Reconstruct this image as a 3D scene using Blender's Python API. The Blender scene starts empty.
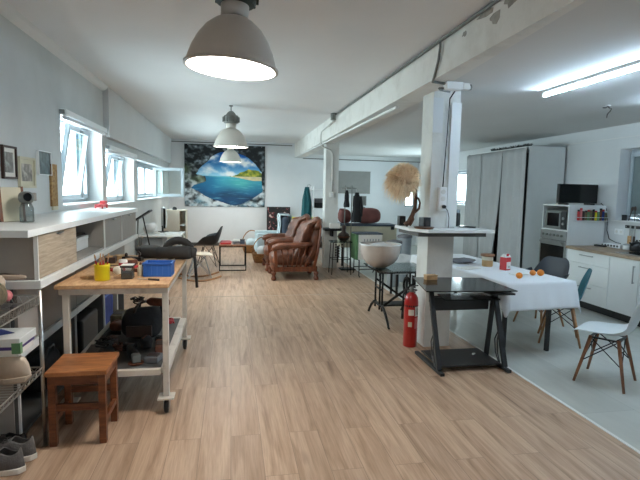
import bpy, bmesh, math, random
from mathutils import Vector, Matrix, noise
rnd = random.Random(11)
S = bpy.context.scene
COL = S.collection
PI = math.pi

# ------------------------------------------------------------------ helpers
def lin(c):
    return tuple(((v/255)/12.92 if v/255 <= .04045 else ((v/255+.055)/1.055)**2.4) for v in c) + (1.0,)

class MB:
    """collects shapes into one bmesh"""
    def __init__(s): s.b = bmesh.new()
    def _quad(s, vs, idx):
        for f in idx:
            try: s.b.faces.new([vs[i] for i in f])
            except ValueError: pass
    def box(s, x0, x1, y0, y1, z0, z1, M=None):
        P = [Vector((x, y, z)) for z in (z0, z1) for y in (y0, y1) for x in (x0, x1)]
        if M is not None: P = [M @ p for p in P]
        v = [s.b.verts.new(p) for p in P]
        s._quad(v, [(0,2,3,1),(4,5,7,6),(0,1,5,4),(2,6,7,3),(0,4,6,2),(1,3,7,5)])
        return s
    def bar(s, p, q, w, h=None, up=(0,0,1)):
        p, q = Vector(p), Vector(q); d = q-p; L = d.length; d.normalize()
        u = Vector(up)
        if abs(d.dot(u)) > .98: u = Vector((0,1,0))
        r = d.cross(u).normalized(); u = r.cross(d)
        M = Matrix((r, d, u)).transposed().to_4x4(); M.translation = p
        h = h or w
        return s.box(-w/2, w/2, 0, L, -h/2, h/2, M)
    def tube(s, pts, r, seg=8, closed=False, caps=True):
        pts = [Vector(p) for p in pts]; n = len(pts)
        R = r if isinstance(r, (list, tuple)) else [r]*n
        rings = []; prev = None
        for i, p in enumerate(pts):
            if closed: d = pts[(i+1) % n]-pts[i-1]
            else: d = pts[min(i+1, n-1)]-pts[max(i-1, 0)]
            if d.length < 1e-9: d = Vector((0,0,1))
            d.normalize()
            if prev is None:
                u = Vector((0,0,1)) if abs(d.z) < .9 else Vector((1,0,0))
            else: u = prev
            a = (u-d*u.dot(d))
            if a.length < 1e-6: a = Vector((1,0,0))-d*d.x
            a.normalize(); prev = a; b = d.cross(a)
            rings.append([s.b.verts.new(p+(a*math.cos(t)+b*math.sin(t))*R[i]) for t in [2*PI*k/seg for k in range(seg)]])
        m = n if closed else n-1
        for i in range(m):
            A, B = rings[i], rings[(i+1) % n]
            for k in range(seg):
                s.b.faces.new((A[k], A[(k+1) % seg], B[(k+1) % seg], B[k]))
        if caps and not closed:
            s.b.faces.new(rings[0][::-1]); s.b.faces.new(rings[-1])
        return s
    def cyl(s, p, q, r, r2=None, seg=16):
        return s.tube([p, q], [r, r if r2 is None else r2], seg)
    def lathe(s, prof, seg=32, M=None, c=(0,0,0), cap=True):
        rings = []
        for r, z in prof:
            ring = []
            for k in range(seg):
                t = 2*PI*k/seg
                p = Vector((c[0]+r*math.cos(t), c[1]+r*math.sin(t), c[2]+z))
                if M is not None: p = M @ p
                ring.append(s.b.verts.new(p))
            rings.append(ring)
        for A, B in zip(rings, rings[1:]):
            for k in range(seg):
                s.b.faces.new((A[k], A[(k+1) % seg], B[(k+1) % seg], B[k]))
        if cap:
            if prof[0][0] > 1e-6: s.b.faces.new(rings[0][::-1])
            if prof[-1][0] > 1e-6: s.b.faces.new(rings[-1])
        return s
    def ell(s, c, r, seg=16, M=None, e=1.0, e2=1.0):
        """(super)ellipsoid; e<1 squares it off"""
        rr = r if isinstance(r, (tuple, list)) else (r, r, r)
        f = lambda w, m: math.copysign(abs(w)**m, w)
        h = seg//2; rings = []
        for i in range(h+1):
            a = -PI/2+PI*i/h; ca, sa = f(math.cos(a), e), f(math.sin(a), e)
            if i in (0, h): ca = .0005
            ring = []
            for k in range(seg):
                t = 2*PI*k/seg
                p = Vector((c[0]+rr[0]*ca*f(math.cos(t), e2), c[1]+rr[1]*ca*f(math.sin(t), e2), c[2]+rr[2]*sa))
                if M is not None: p = M @ p
                ring.append(s.b.verts.new(p))
            rings.append(ring)
        for A, B in zip(rings, rings[1:]):
            for k in range(seg): s.b.faces.new((A[k], A[(k+1) % seg], B[(k+1) % seg], B[k]))
        s.b.faces.new(rings[0][::-1]); s.b.faces.new(rings[-1])
        return s
    def grid(s, fn, nu, nv):
        V = [[s.b.verts.new(Vector(fn(i/nu, j/nv))) for j in range(nv+1)] for i in range(nu+1)]
        for i in range(nu):
            for j in range(nv):
                s.b.faces.new((V[i][j], V[i+1][j], V[i+1][j+1], V[i][j+1]))
        return s
    def prism(s, poly, z0, z1, M=None):
        lo = [Vector((x, y, z0)) for x, y in poly]; hi = [Vector((x, y, z1)) for x, y in poly]
        if M is not None: lo = [M @ p for p in lo]; hi = [M @ p for p in hi]
        a = [s.b.verts.new(p) for p in lo]; b = [s.b.verts.new(p) for p in hi]
        n = len(a); s.b.faces.new(a[::-1]); s.b.faces.new(b)
        for i in range(n): s.b.faces.new((a[i], a[(i+1) % n], b[(i+1) % n], b[i]))
        return s
    def rough(s, amp, scale, seed=0):
        for v in s.b.verts:
            n = noise.noise_vector(v.co*scale+Vector((seed*3.1, seed*1.7, seed)))
            v.co += n*amp
        return s
    def build(s, name, mat, parent=None, bevel=0, smooth=False, sub=0, solid=0, loc=None, rotz=0):
        bmesh.ops.recalc_face_normals(s.b, faces=s.b.faces)
        me = bpy.data.meshes.new(name); s.b.to_mesh(me); s.b.free()
        me.materials.append(mat)
        if smooth:
            for p in me.polygons: p.use_smooth = True
        o = bpy.data.objects.new(name, me); COL.objects.link(o)
        if parent is not None: o.parent = parent
        if loc is not None: o.location = loc
        if rotz: o.rotation_euler = (0, 0, rotz)
        if solid:
            m = o.modifiers.new('solid', 'SOLIDIFY'); m.thickness = solid; m.offset = 0
        if bevel:
            m = o.modifiers.new('bev', 'BEVEL'); m.width = bevel; m.segments = 2; m.limit_method = 'ANGLE'
        if sub:
            m = o.modifiers.new('sub', 'SUBSURF'); m.levels = sub; m.render_levels = sub
        return o

def tag(o, label, cat, group=None, kind=None):
    o['label'] = label; o['category'] = cat
    if group: o['group'] = group
    if kind: o['kind'] = kind
    return o
def thing(name, label, cat, loc=(0,0,0), rotz=0, group=None):
    o = bpy.data.objects.new(name, None); COL.objects.link(o)
    o.empty_display_size = .1
    o.location = loc; o.rotation_euler = (0, 0, rotz)
    return tag(o, label, cat, group)
def struct(o):
    o['kind'] = 'structure'; return o
def dup(root, loc, rotz, label=None):
    r = root.copy(); COL.objects.link(r); r.location = loc; r.rotation_euler = (0, 0, rotz)
    if label: r['label'] = label
    for ch in list(root.children):
        c = ch.copy(); COL.objects.link(c); c.parent = r
        for g in list(ch.children):
            d = g.copy(); COL.objects.link(d); d.parent = c
    return r
def T(loc=(0,0,0), rx=0, ry=0, rz=0):
    return Matrix.Translation(Vector(loc)) @ Matrix.Rotation(rz, 4, 'Z') @ Matrix.Rotation(ry, 4, 'Y') @ Matrix.Rotation(rx, 4, 'X')

# ------------------------------------------------------------------ materials
def newmat(name):
    m = bpy.data.materials.new(name); m.use_nodes = True
    nt = m.node_tree; b = nt.nodes['Principled BSDF']
    return m, nt, b
def N(nt, t, **kw):
    n = nt.nodes.new(t)
    for k, v in kw.items():
        if k in n.inputs: n.inputs[k].default_value = v
        else: setattr(n, k, v)
    return n
def ramp(nt, fac, stops):
    r = nt.nodes.new('ShaderNodeValToRGB'); e = r.color_ramp.elements
    while len(e) < len(stops): e.new(.5)
    for i, (p, c) in enumerate(stops): e[i].position = p; e[i].color = c
    nt.links.new(fac, r.inputs[0]); return r.outputs[0]
def mat(name, c, rough=.6, metal=0, var=.12, scale=6, bump=.0, bscale=40, coat=0, sheen=0, trans=0, c2=None, lo=.35, hi=.65):
    """principled with a mottled base colour and optional bump"""
    m, nt, b = newmat(name)
    c1 = lin(c)
    k2 = lin(c2) if c2 else tuple(min(1, v*(1-var)) for v in c1[:3])+(1,)
    tc = N(nt, 'ShaderNodeTexCoord')
    n = N(nt, 'ShaderNodeTexNoise', Scale=scale, Detail=5.0, Roughness=.6)
    nt.links.new(tc.outputs['Object'], n.inputs['Vector'])
    nt.links.new(ramp(nt, n.outputs['Fac'], [(lo, k2), (hi, c1)]), b.inputs['Base Color'])
    b.inputs['Roughness'].default_value = rough; b.inputs['Metallic'].default_value = metal
    if coat: b.inputs['Coat Weight'].default_value = coat
    if sheen: b.inputs['Sheen Weight'].default_value = sheen
    if trans: b.inputs['Transmission Weight'].default_value = trans
    if bump:
        n2 = N(nt, 'ShaderNodeTexNoise', Scale=bscale, Detail=4.0)
        nt.links.new(tc.outputs['Object'], n2.inputs['Vector'])
        bp = N(nt, 'ShaderNodeBump', Strength=bump, Distance=.01)
        nt.links.new(n2.outputs['Fac'], bp.inputs['Height']); nt.links.new(bp.outputs['Normal'], b.inputs['Normal'])
    return m
def wood(name, c, c2, axis=1, scale=3.0, rough=.5, stretch=9, bump=.15):
    m, nt, b = newmat(name)
    tc = N(nt, 'ShaderNodeTexCoord'); mp = N(nt, 'ShaderNodeMapping')
    sc = [stretch]*3; sc[axis] = 1.0; mp.inputs['Scale'].default_value = sc
    nt.links.new(tc.outputs['Object'], mp.inputs['Vector'])
    n = N(nt, 'ShaderNodeTexNoise', Scale=scale, Detail=7.0, Roughness=.65, Distortion=.6)
    nt.links.new(mp.outputs['Vector'], n.inputs['Vector'])
    nt.links.new(ramp(nt, n.outputs['Fac'], [(.34, lin(c2)), (.62, lin(c))]), b.inputs['Base Color'])
    b.inputs['Roughness'].default_value = rough
    bp = N(nt, 'ShaderNodeBump', Strength=bump, Distance=.003)
    nt.links.new(n.outputs['Fac'], bp.inputs['Height']); nt.links.new(bp.outputs['Normal'], b.inputs['Normal'])
    return m
def emit(name, c, s):
    m, nt, b = newmat(name)
    b.inputs['Base Color'].default_value = lin(c); b.inputs['Emission Color'].default_value = lin(c)
    b.inputs['Emission Strength'].default_value = s
    return m
def glass(name, tint=(235,242,240), refl=.10, rough=.02):
    m, nt, b = newmat(name); nt.nodes.remove(b)
    out = nt.nodes['Material Output']
    t = N(nt, 'ShaderNodeBsdfTransparent'); t.inputs[0].default_value = lin(tint)
    g = N(nt, 'ShaderNodeBsdfGlossy', Roughness=rough)
    f = N(nt, 'ShaderNodeLayerWeight', Blend=.25)
    mm = N(nt, 'ShaderNodeMath', operation='MULTIPLY_ADD'); mm.inputs[1].default_value = .5; mm.inputs[2].default_value = refl*.3
    nt.links.new(f.outputs['Fresnel'], mm.inputs[0])
    mx = N(nt, 'ShaderNodeMixShader')
    nt.links.new(mm.outputs[0], mx.inputs[0]); nt.links.new(t.outputs[0], mx.inputs[1]); nt.links.new(g.outputs[0], mx.inputs[2])
    nt.links.new(mx.outputs[0], out.inputs[0])
    return m

def floor_wood():
    m, nt, b = newmat('oak_laminate')
    tc = N(nt, 'ShaderNodeTexCoord'); mp = N(nt, 'ShaderNodeMapping')
    mp.inputs['Rotation'].default_value = (0, 0, PI/2)
    nt.links.new(tc.outputs['Object'], mp.inputs['Vector'])
    br = N(nt, 'ShaderNodeTexBrick', offset=.37, offset_frequency=2)
    br.inputs['Color1'].default_value = (0,0,0,1); br.inputs['Color2'].default_value = (1,1,1,1)
    br.inputs['Mortar'].default_value = (.5,.5,.5,1); br.inputs['Scale'].default_value = 1
    br.inputs['Mortar Size'].default_value = .0013; br.inputs['Mortar Smooth'].default_value = .1
    br.inputs['Brick Width'].default_value = 1.28; br.inputs['Row Height'].default_value = .19
    nt.links.new(mp.outputs['Vector'], br.inputs['Vector'])
    # grain, shifted per plank
    add = N(nt, 'ShaderNodeVectorMath', operation='ADD')
    sc = N(nt, 'ShaderNodeVectorMath', operation='SCALE'); sc.inputs['Scale'].default_value = 13
    nt.links.new(br.outputs['Color'], sc.inputs[0])
    nt.links.new(tc.outputs['Object'], add.inputs[0]); nt.links.new(sc.outputs[0], add.inputs[1])
    m2 = N(nt, 'ShaderNodeMapping'); m2.inputs['Scale'].default_value = (10, .75, 1)
    nt.links.new(add.outputs[0], m2.inputs['Vector'])
    n = N(nt, 'ShaderNodeTexNoise', Scale=1.5, Detail=8.0, Roughness=.56, Distortion=.7)
    nt.links.new(m2.outputs['Vector'], n.inputs['Vector'])
    m3 = N(nt, 'ShaderNodeMapping'); m3.inputs['Scale'].default_value = (60, 2.5, 1)
    nt.links.new(add.outputs[0], m3.inputs['Vector'])
    n2 = N(nt, 'ShaderNodeTexNoise', Scale=2.0, Detail=4.0); nt.links.new(m3.outputs['Vector'], n2.inputs['Vector'])
    base = ramp(nt, n.outputs['Fac'], [(.27, lin((134,103,80))), (.41, lin((176,145,118))), (.60, lin((199,169,143)))])
    fine = ramp(nt, n2.outputs['Fac'], [(.3, (.80,.78,.76,1)), (.6, (1,1,1,1))])
    mul = N(nt, 'ShaderNodeMix', data_type='RGBA', blend_type='MULTIPLY'); mul.inputs[0].default_value = .9
    nt.links.new(base, mul.inputs[6]); nt.links.new(fine, mul.inputs[7])
    tone = ramp(nt, br.outputs['Color'], [(0, (.87,.86,.86,1)), (1, (1.0,1.0,1.0,1))])
    mul2 = N(nt, 'ShaderNodeMix', data_type='RGBA', blend_type='MULTIPLY'); mul2.inputs[0].default_value = 1
    nt.links.new(mul.outputs[2], mul2.inputs[6]); nt.links.new(tone, mul2.inputs[7])
    seam = N(nt, 'ShaderNodeMix', data_type='RGBA'); nt.links.new(br.outputs['Fac'], seam.inputs[0])
    nt.links.new(mul2.outputs[2], seam.inputs[6]); seam.inputs[7].default_value = lin((120,98,80))
    # dark knots
    m4 = N(nt, 'ShaderNodeMapping'); m4.inputs['Scale'].default_value = (7, 2.2, 1)
    nt.links.new(add.outputs[0], m4.inputs['Vector'])
    vo = N(nt, 'ShaderNodeTexVoronoi', Scale=.55); nt.links.new(m4.outputs['Vector'], vo.inputs['Vector'])
    kf = ramp(nt, vo.outputs['Distance'], [(.03, (1,1,1,1)), (.13, (0,0,0,1))])
    kn = N(nt, 'ShaderNodeMix', data_type='RGBA'); 
    km = N(nt, 'ShaderNodeMath', operation='MULTIPLY'); km.inputs[1].default_value = .45
    nt.links.new(kf, km.inputs[0]); nt.links.new(km.outputs[0], kn.inputs[0])
    nt.links.new(seam.outputs[2], kn.inputs[6]); kn.inputs[7].default_value = lin((110,84,66))
    nt.links.new(kn.outputs[2], b.inputs['Base Color'])
    b.inputs['Roughness'].default_value = .40
    bp = N(nt, 'ShaderNodeBump', Strength=.12, Distance=.002)
    nt.links.new(n2.outputs['Fac'], bp.inputs['Height']); nt.links.new(bp.outputs['Normal'], b.inputs['Normal'])
    return m
def floor_tile():
    m, nt, b = newmat('grey_vinyl')
    tc = N(nt, 'ShaderNodeTexCoord'); mp = N(nt, 'ShaderNodeMapping'); mp.inputs['Rotation'].default_value = (0,0,PI/2)
    nt.links.new(tc.outputs['Object'], mp.inputs['Vector'])
    br = N(nt, 'ShaderNodeTexBrick', offset=.5)
    br.inputs['Color1'].default_value = lin((178,179,172)); br.inputs['Color2'].default_value = lin((187,187,180))
    br.inputs['Mortar'].default_value = lin((154,155,150)); br.inputs['Scale'].default_value = 1
    br.inputs['Mortar Size'].default_value = .002; br.inputs['Brick Width'].default_value = 1.2; br.inputs['Row Height'].default_value = .6
    nt.links.new(mp.outputs['Vector'], br.inputs['Vector'])
    m2 = N(nt, 'ShaderNodeMapping'); m2.inputs['Scale'].default_value = (5, 1, 1)
    nt.links.new(tc.outputs['Object'], m2.inputs['Vector'])
    n = N(nt, 'ShaderNodeTexNoise', Scale=2.0, Detail=6.0); nt.links.new(m2.outputs['Vector'], n.inputs['Vector'])
    f = ramp(nt, n.outputs['Fac'], [(.3, (.86,.87,.87,1)), (.65, (1,1,1,1))])
    mul = N(nt, 'ShaderNodeMix', data_type='RGBA', blend_type='MULTIPLY'); mul.inputs[0].default_value = 1
    nt.links.new(br.outputs['Color'], mul.inputs[6]); nt.links.new(f, mul.inputs[7])
    nt.links.new(mul.outputs[2], b.inputs['Base Color']); b.inputs['Roughness'].default_value = .38
    return m

M = {}
M['floor'] = floor_wood(); M['tile'] = floor_tile()
M['plaster'] = mat('plaster_grey', (204,208,208), .9, var=.10, scale=1.6, bump=.10, bscale=25)
M['plaster_w'] = mat('plaster_white', (214,217,218), .9, var=.06, scale=1.5, bump=.06, bscale=30)
M['plaster_far'] = mat('plaster_far', (220,223,226), .9, var=.05, scale=1.5, bump=.05, bscale=30)
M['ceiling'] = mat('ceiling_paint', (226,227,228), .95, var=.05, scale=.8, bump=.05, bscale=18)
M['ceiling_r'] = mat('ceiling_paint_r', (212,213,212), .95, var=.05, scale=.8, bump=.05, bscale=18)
M['beam'] = mat('old_whitewash', (222,221,216), .9, scale=3.2, c2=(210,208,202), lo=.36, hi=.52, bump=.3, bscale=14)
M['pillar'] = mat('pillar_paint', (214,215,211), .85, scale=4, c2=(200,200,195), lo=.30, hi=.5, bump=.35, bscale=16)
M['flake'] = mat('bare_cement', (168,164,156), .95, var=.3, scale=20, bump=.5)
M['coving'] = mat('coving', (220,221,220), .85, var=.03)
M['white'] = mat('white_lacquer', (226,229,228), .35, var=.03)
M['whitem'] = mat('white_matt', (224,224,220), .7, var=.05)
M['pvc'] = mat('white_pvc', (236,239,240), .35, var=.02)
M['steelw'] = mat('white_painted_steel', (206,200,190), .45, c2=(178,170,158), scale=9, lo=.3, hi=.45)
M['frame'] = mat('light_grey_window_frame', (170,180,186), .4, var=.03)
M['cream'] = mat('cream_panel', (206,200,176), .6, var=.12, scale=4)
M['greydoor'] = mat('taupe_grey_door', (146,142,136), .6, var=.06)
M['greyside'] = mat('taupe_grey_side', (158,151,143), .6, var=.06)
M['dgrey'] = mat('dark_grey_board', (92,92,90), .7, var=.15)
M['grained'] = wood('grained_oak_door', (186,170,148), (146,130,110), axis=1, scale=4, stretch=14)
M['benchtop'] = wood('bench_chipboard', (206,168,126), (166,124,84), axis=1, scale=5, stretch=4, rough=.7)
M['stoolwood'] = wood('chestnut_stool', (128,74,42), (84,44,24), axis=0, scale=5, stretch=6, rough=.38)
M['stoolseat'] = wood('worn_chestnut_seat', (176,116,70), (122,72,40), axis=0, scale=5, stretch=5, rough=.34)
M['legwood'] = wood('beech_leg', (176,128,84), (134,92,58), axis=2, scale=6, stretch=8, rough=.45)
M['legdark'] = wood('walnut_leg', (138,92,60), (98,60,38), axis=2, scale=6, stretch=8, rough=.45)
M['carved'] = wood('carved_walnut', (122,66,38), (74,36,20), axis=2, scale=5, stretch=5, rough=.35)
M['drift'] = wood('driftwood', (112,76,54), (66,42,30), axis=2, scale=8, stretch=5, rough=.7, bump=.6)
M['rawwood'] = wood('raw_pine', (204,164,118), (166,124,82), axis=0, scale=6, stretch=6, rough=.7)
M['worktop'] = wood('kitchen_worktop', (166,144,120), (128,106,86), axis=1, scale=4, stretch=8, rough=.45)
M['black'] = mat('black_metal', (26,26,27), .42, var=.2)
M['blackp'] = mat('black_plastic', (22,23,25), .5, var=.2)
M['blackgloss'] = mat('black_gloss', (10,11,13), .12, var=.1)
M['blackglass'] = mat('smoked_glass', (10,11,13), .10, var=.1)
M['blackglass'].node_tree.nodes['Principled BSDF'].inputs['Specular IOR Level'].default_value = .3
M['iron'] = mat('wrought_iron', (34,31,29), .55, metal=.4, var=.3)
M['steel'] = mat('brushed_steel', (170,172,172), .32, metal=1, var=.1)
M['chrome'] = mat('chrome_wire', (190,188,182), .28, metal=1, var=.12)
M['dullsteel'] = mat('grey_cast_metal', (128,130,126), .55, metal=.5, var=.2)
M['lampgreen'] = mat('dark_green_cast', (58,70,66), .5, metal=.3, var=.2)
M['shade'] = mat('lamp_enamel', (190,183,174), .38, var=.05)
M['shade_in'] = mat('lamp_enamel_inside', (240,240,238), .5, var=.02)
M['shade2'] = mat('lamp_enamel_pale', (206,200,190), .4, var=.05)
M['red'] = mat('extinguisher_red', (176,24,22), .28, var=.1, coat=.5)
M['redp'] = mat('red_print', (190,40,44), .5, var=.1)
M['yellow'] = mat('yellow_ceramic', (222,208,28), .4, var=.06)
M['blue'] = mat('blue_plastic', (38,94,176), .45, var=.12)
M['bluedk'] = mat('blue_sacking', (30,52,128), .75, var=.3, scale=14, bump=.3)
M['navy'] = mat('navy_shell', (27,34,46), .5, var=.08)
M['teal'] = mat('teal_shell', (28,98,112), .45, var=.08)
M['blackshell'] = mat('black_shell', (30,34,38), .45, var=.08)
M['whiteshell'] = mat('white_shell', (212,217,218), .35, var=.02)
M['creamshell'] = mat('cream_shell', (214,204,186), .45, var=.05)
M['leather'] = mat('brown_leather', (118,70,48), .36, scale=7, c2=(76,42,28), lo=.3, hi=.6, bump=.3, bscale=60)
M['linen'] = mat('white_tablecloth', (224,228,232), .85, var=.03, bump=.08, bscale=120, sheen=.3)
M['sheet'] = mat('white_sheet', (206,208,208), .85, var=.1, bump=.2)
M['curtain'] = mat('grey_curtain', (176,178,179), .9, var=.08, scale=3, bump=.1, bscale=90)
M['tealcloth'] = mat('teal_robe', (22,86,92), .9, var=.25, bump=.3)
M['throw'] = mat('pale_blue_throw', (190,204,208), .9, var=.16, bump=.3)
M['slatecloth'] = mat('slate_cloth', (74,84,98), .9, var=.25, bump=.3)
M['redcloth'] = mat('faded_red_cloth', (132,82,78), .9, var=.25, bump=.3)
M['greycloth'] = mat('grey_cloth', (118,118,122), .9, var=.3, bump=.4)
M['darkcloth'] = mat('dark_cloth', (34,34,36), .9, var=.4, bump=.4)
M['khaki'] = mat('khaki_canvas', (118,106,80), .9, c2=(74,64,46), scale=16, bump=.4)
M['padded'] = mat('charcoal_padding', (52,49,47), .7, var=.2, bump=.25)
M['shoegrey'] = mat('grey_knit', (104,100,98), .9, var=.25, scale=30, bump=.4, bscale=150)
M['shoedk'] = mat('dark_knit', (44,42,42), .9, var=.3, bump=.3)
M['sole'] = mat('white_rubber', (212,206,196), .6, var=.08)
M['beigefelt'] = mat('beige_suede', (186,168,148), .9, var=.1, bump=.2)
M['browndk'] = mat('dark_brown_leather', (58,40,32), .5, var=.3)
M['rust'] = mat('rusty_tool', (112,66,48), .7, var=.4, scale=20)
M['pink'] = mat('pink_cloth', (204,120,124), .8, var=.1)
M['purple'] = mat('purple_print', (72,52,120), .6, var=.1)
M['green'] = mat('green_plastic', (96,140,98), .5, var=.15)
M['orange'] = mat('orange_peel', (226,130,32), .5, var=.12, bump=.2, bscale=120)
M['wicker'] = mat('wicker', (172,122,70), .7, c2=(120,80,44), scale=40, bump=.6, bscale=60)
M['fur'] = mat('shaggy_straw_fur', (252,236,208), .85, c2=(224,196,160), scale=9, lo=.35, hi=.62)
M['clear'] = glass('clear_plastic', (206,212,212), .3, .1)
M['pane'] = glass('window_glass', (240,246,244), .10)
M['tableglass'] = glass('table_glass', (188,198,196), .5)
M['porcelain'] = mat('glazed_bowl', (206,198,190), .25, c2=(190,180,172), scale=4, coat=.4)
M['lampglow'] = emit('lamp_glow', (255,250,242), 28)
M['lampglow2'] = emit('lamp_glow_far', (255,250,240), 26)
M['tubeglow'] = emit('tube_glow', (204,232,255), 80)
M['shutter'] = mat('frosted_grey_pane', (112,124,124), .25, var=.1)
M['seam'] = mat('seam_strip', (206,192,178), .5, var=.05)
M['paper'] = mat('paper', (226,224,218), .8, var=.04)
M['kraft'] = mat('kraft_card', (186,150,106), .85, var=.12)
M['spice'] = mat('spice_mix', (120,92,70), .6, c2=(86,98,62), scale=30, lo=.45, hi=.55)
M['bark'] = mat('cork_bark', (178,146,98), .9, c2=(128,94,58), scale=40, bump=.6)
M['soap'] = mat('toy_red', (206,84,88), .5, var=.1)
M['gpanel'] = mat('grey_felt_panel', (142,142,140), .9, var=.1, scale=4)
M['garland'] = mat('dark_garland', (26,28,30), .8, var=.3)
M['bluegrey'] = mat('bluegrey_plastic', (150,157,162), .5, var=.1)

# ------------------------------------------------------------------ room shell
XL, XR, Y0, YF = -1.68, 5.5, -3.0, 13.8
XB = 2.53            # where the oak floor meets the grey one
CL, CR = 2.92, 2.62  # ceiling heights of the two bays
struct(MB().box(XL-.3, XB, Y0, YF, -.1, 0).build('floor', M['floor']))
struct(MB().box(XB, XR+.3, Y0, YF, -.1, 0).build('floor_grey', M['tile']))
struct(MB().box(XB-.012, XB+.012, Y0, YF, 0, .005).build('trim_1', M['whitem']))
struct(MB().box(XL, XB-.02, 7.194, 7.206, 0, .003).build('trim_2', M['seam']))
struct(MB().box(XL-.3, 2.0, Y0, YF+.1, CL, CL+.1).build('ceiling', M['ceiling']))
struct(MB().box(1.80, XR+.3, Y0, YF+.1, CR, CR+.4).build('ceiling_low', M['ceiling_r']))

def wall_x(name, xi, xo, y0, y1, z0, z1, holes, m):
    """wall running along y with window openings (y0,y1,z0,z1)"""
    b = MB(); cur = y0
    for a, c, d, e in sorted(holes):
        b.box(xi, xo, cur, a, z0, z1); b.box(xi, xo, a, c, z0, d); b.box(xi, xo, a, c, e, z1); cur = c
    b.box(xi, xo, cur, y1, z0, z1)
    return struct(b.build(name, m))
W1, W2, W3 = (5.29, 6.86, 1.39, 2.33), (7.05, 8.95, 1.34, 2.13), (9.25, 12.55, 1.36, 2.10)
W4, W5 = (4.15, 6.12, 1.25, 2.28), (10.62, 12.70, 1.32, 2.17)  # W5's hidden stretch behind the pillar is added for more daylight
wall_x('wall_left', XL, XL-.32, Y0, YF+.3, 0, CL, [W1, W2, W3], M['plaster'])
wall_x('wall_right', XR, XR+.3, Y0, YF+.3, 0, CL, [W4, W5], M['plaster_w'])
b = MB(); W6 = (5.12, 5.44, 1.17, 1.66)
b.box(XL-.3, W6[0], YF, YF+.2, 0, CL).box(W6[0], W6[1], YF, YF+.2, 0, W6[2]).box(W6[0], W6[1], YF, YF+.2, W6[3], CL).box(W6[1], XR+.3, YF, YF+.2, 0, CL)
struct(b.build('wall_far', M['plaster_far']))
struct(MB().box(XL-.3, XR+.3, Y0-.2, Y0, 0, CL).build('wall_back', M['plaster_w']))
# thicker upper band over the far windows, and its dark lower return
struct(MB().box(XL, XL+.07, 6.97, YF, 2.26, CL).build('wall_left_band', M['plaster_w']))
struct(MB().prism([(XL, CL), (XL, CL-.07), (XL+.03, CL-.055), (XL+.055, CL-.03), (XL+.07, CL)], Y0, 6.97,
       Matrix(((1,0,0,0),(0,0,1,0),(0,1,0,0),(0,0,0,1)))).build('trim_3', M['coving']))
struct(MB().box(XL+.08, 1.7, YF-.02, YF, 2.845, 2.865).build('trim_4', M['dgrey']))
struct(MB().box(2.0, XR, YF-.12, YF, 2.495, CR).build('lintel_far', M['plaster_w']))
struct(MB().box(2.0, XR, YF-.14, YF-.12, 2.49, 2.51).build('trim_5', M['dgrey']))
struct(MB().box(XR-.02, XR, Y0, 7.9, 2.435, 2.45).build('trim_6', M['coving']))
struct(MB().box(XL, 4.7, YF-.015, YF, 0, .09).build('baseboard_far', M['dgrey']))
struct(MB().box(XR-.012, XR, 9.4, YF, 0, .09).build('baseboard_right', M['white']))

# concrete beam and the two pillars
b = MB(); bx0, bx1 = 1.77, 2.05
rows = [(Y0, 1.83, 2.66), (2.3, 1.83, 2.619), (4.58, 1.99, 2.601), (4.62, bx1, 2.601), (YF, bx1, 2.53)]
rv = [[b.b.verts.new(q) for q in ((bx0, y, z), (x1, y, z), (x1, y, CL), (bx0, y, CL))] for y, x1, z in rows]
for A, B in zip(rv, rv[1:]):
    for k in range(4): b.b.faces.new((A[k], A[(k+1) % 4], B[(k+1) % 4], B[k]))
b.b.faces.new(rv[0]); b.b.faces.new(rv[-1][::-1])
struct(b.build('ceiling_beam', M['beam']))
struct(MB().box(bx0+.012, bx0+.05, 5.2, 13.6, 2.520, 2.545).build('trim_7', M['coving']))
PX0, PX1, PY0, PY1 = 1.97, 2.255, 4.6, 4.88
p = struct(MB().box(PX0, PX1, PY0, PY1, 0, 2.63).build('pillar', M['pillar'], bevel=.006))
struct(MB().box(PX0+.185, PX1+.008, PY0-.012, PY0, 1.26, 2.50).build('pillar_panel', M['white'], bevel=.003))
struct(MB().box(PX0-.004, PX0+.10, PY0-.01, PY0, 2.2, 2.54).rough(.006, 9).build('pillar_plaster_patch', M['plaster_w']))
struct(MB().box(1.885, 2.16, 9.7, 9.95, 0, 2.57).build('pillar_far', M['pillar'], bevel=.006))
b = MB()
for (y, z, w, h) in ((3.15, 2.80, .10, .05), (3.3, 2.87, .16, .03), (2.95, 2.85, .12, .06), (2.72, 2.79, .07, .04), (3.6, 2.83, .05, .03), (2.5, 2.83, .16, .03)):
    pts = [(y+w*math.cos(t)*rnd.uniform(.5, 1), z+h*math.sin(t)*rnd.uniform(.4, 1)) for t in [2*PI*k/11 for k in range(11)]]
    b.prism([(q[0], q[1]) for q in pts], bx0-.002, bx0+.004, Matrix(((0,0,1,0),(1,0,0,0),(0,1,0,0),(0,0,0,1))))
struct(b.build('beam_flaked_plaster', M['flake']))

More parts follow.
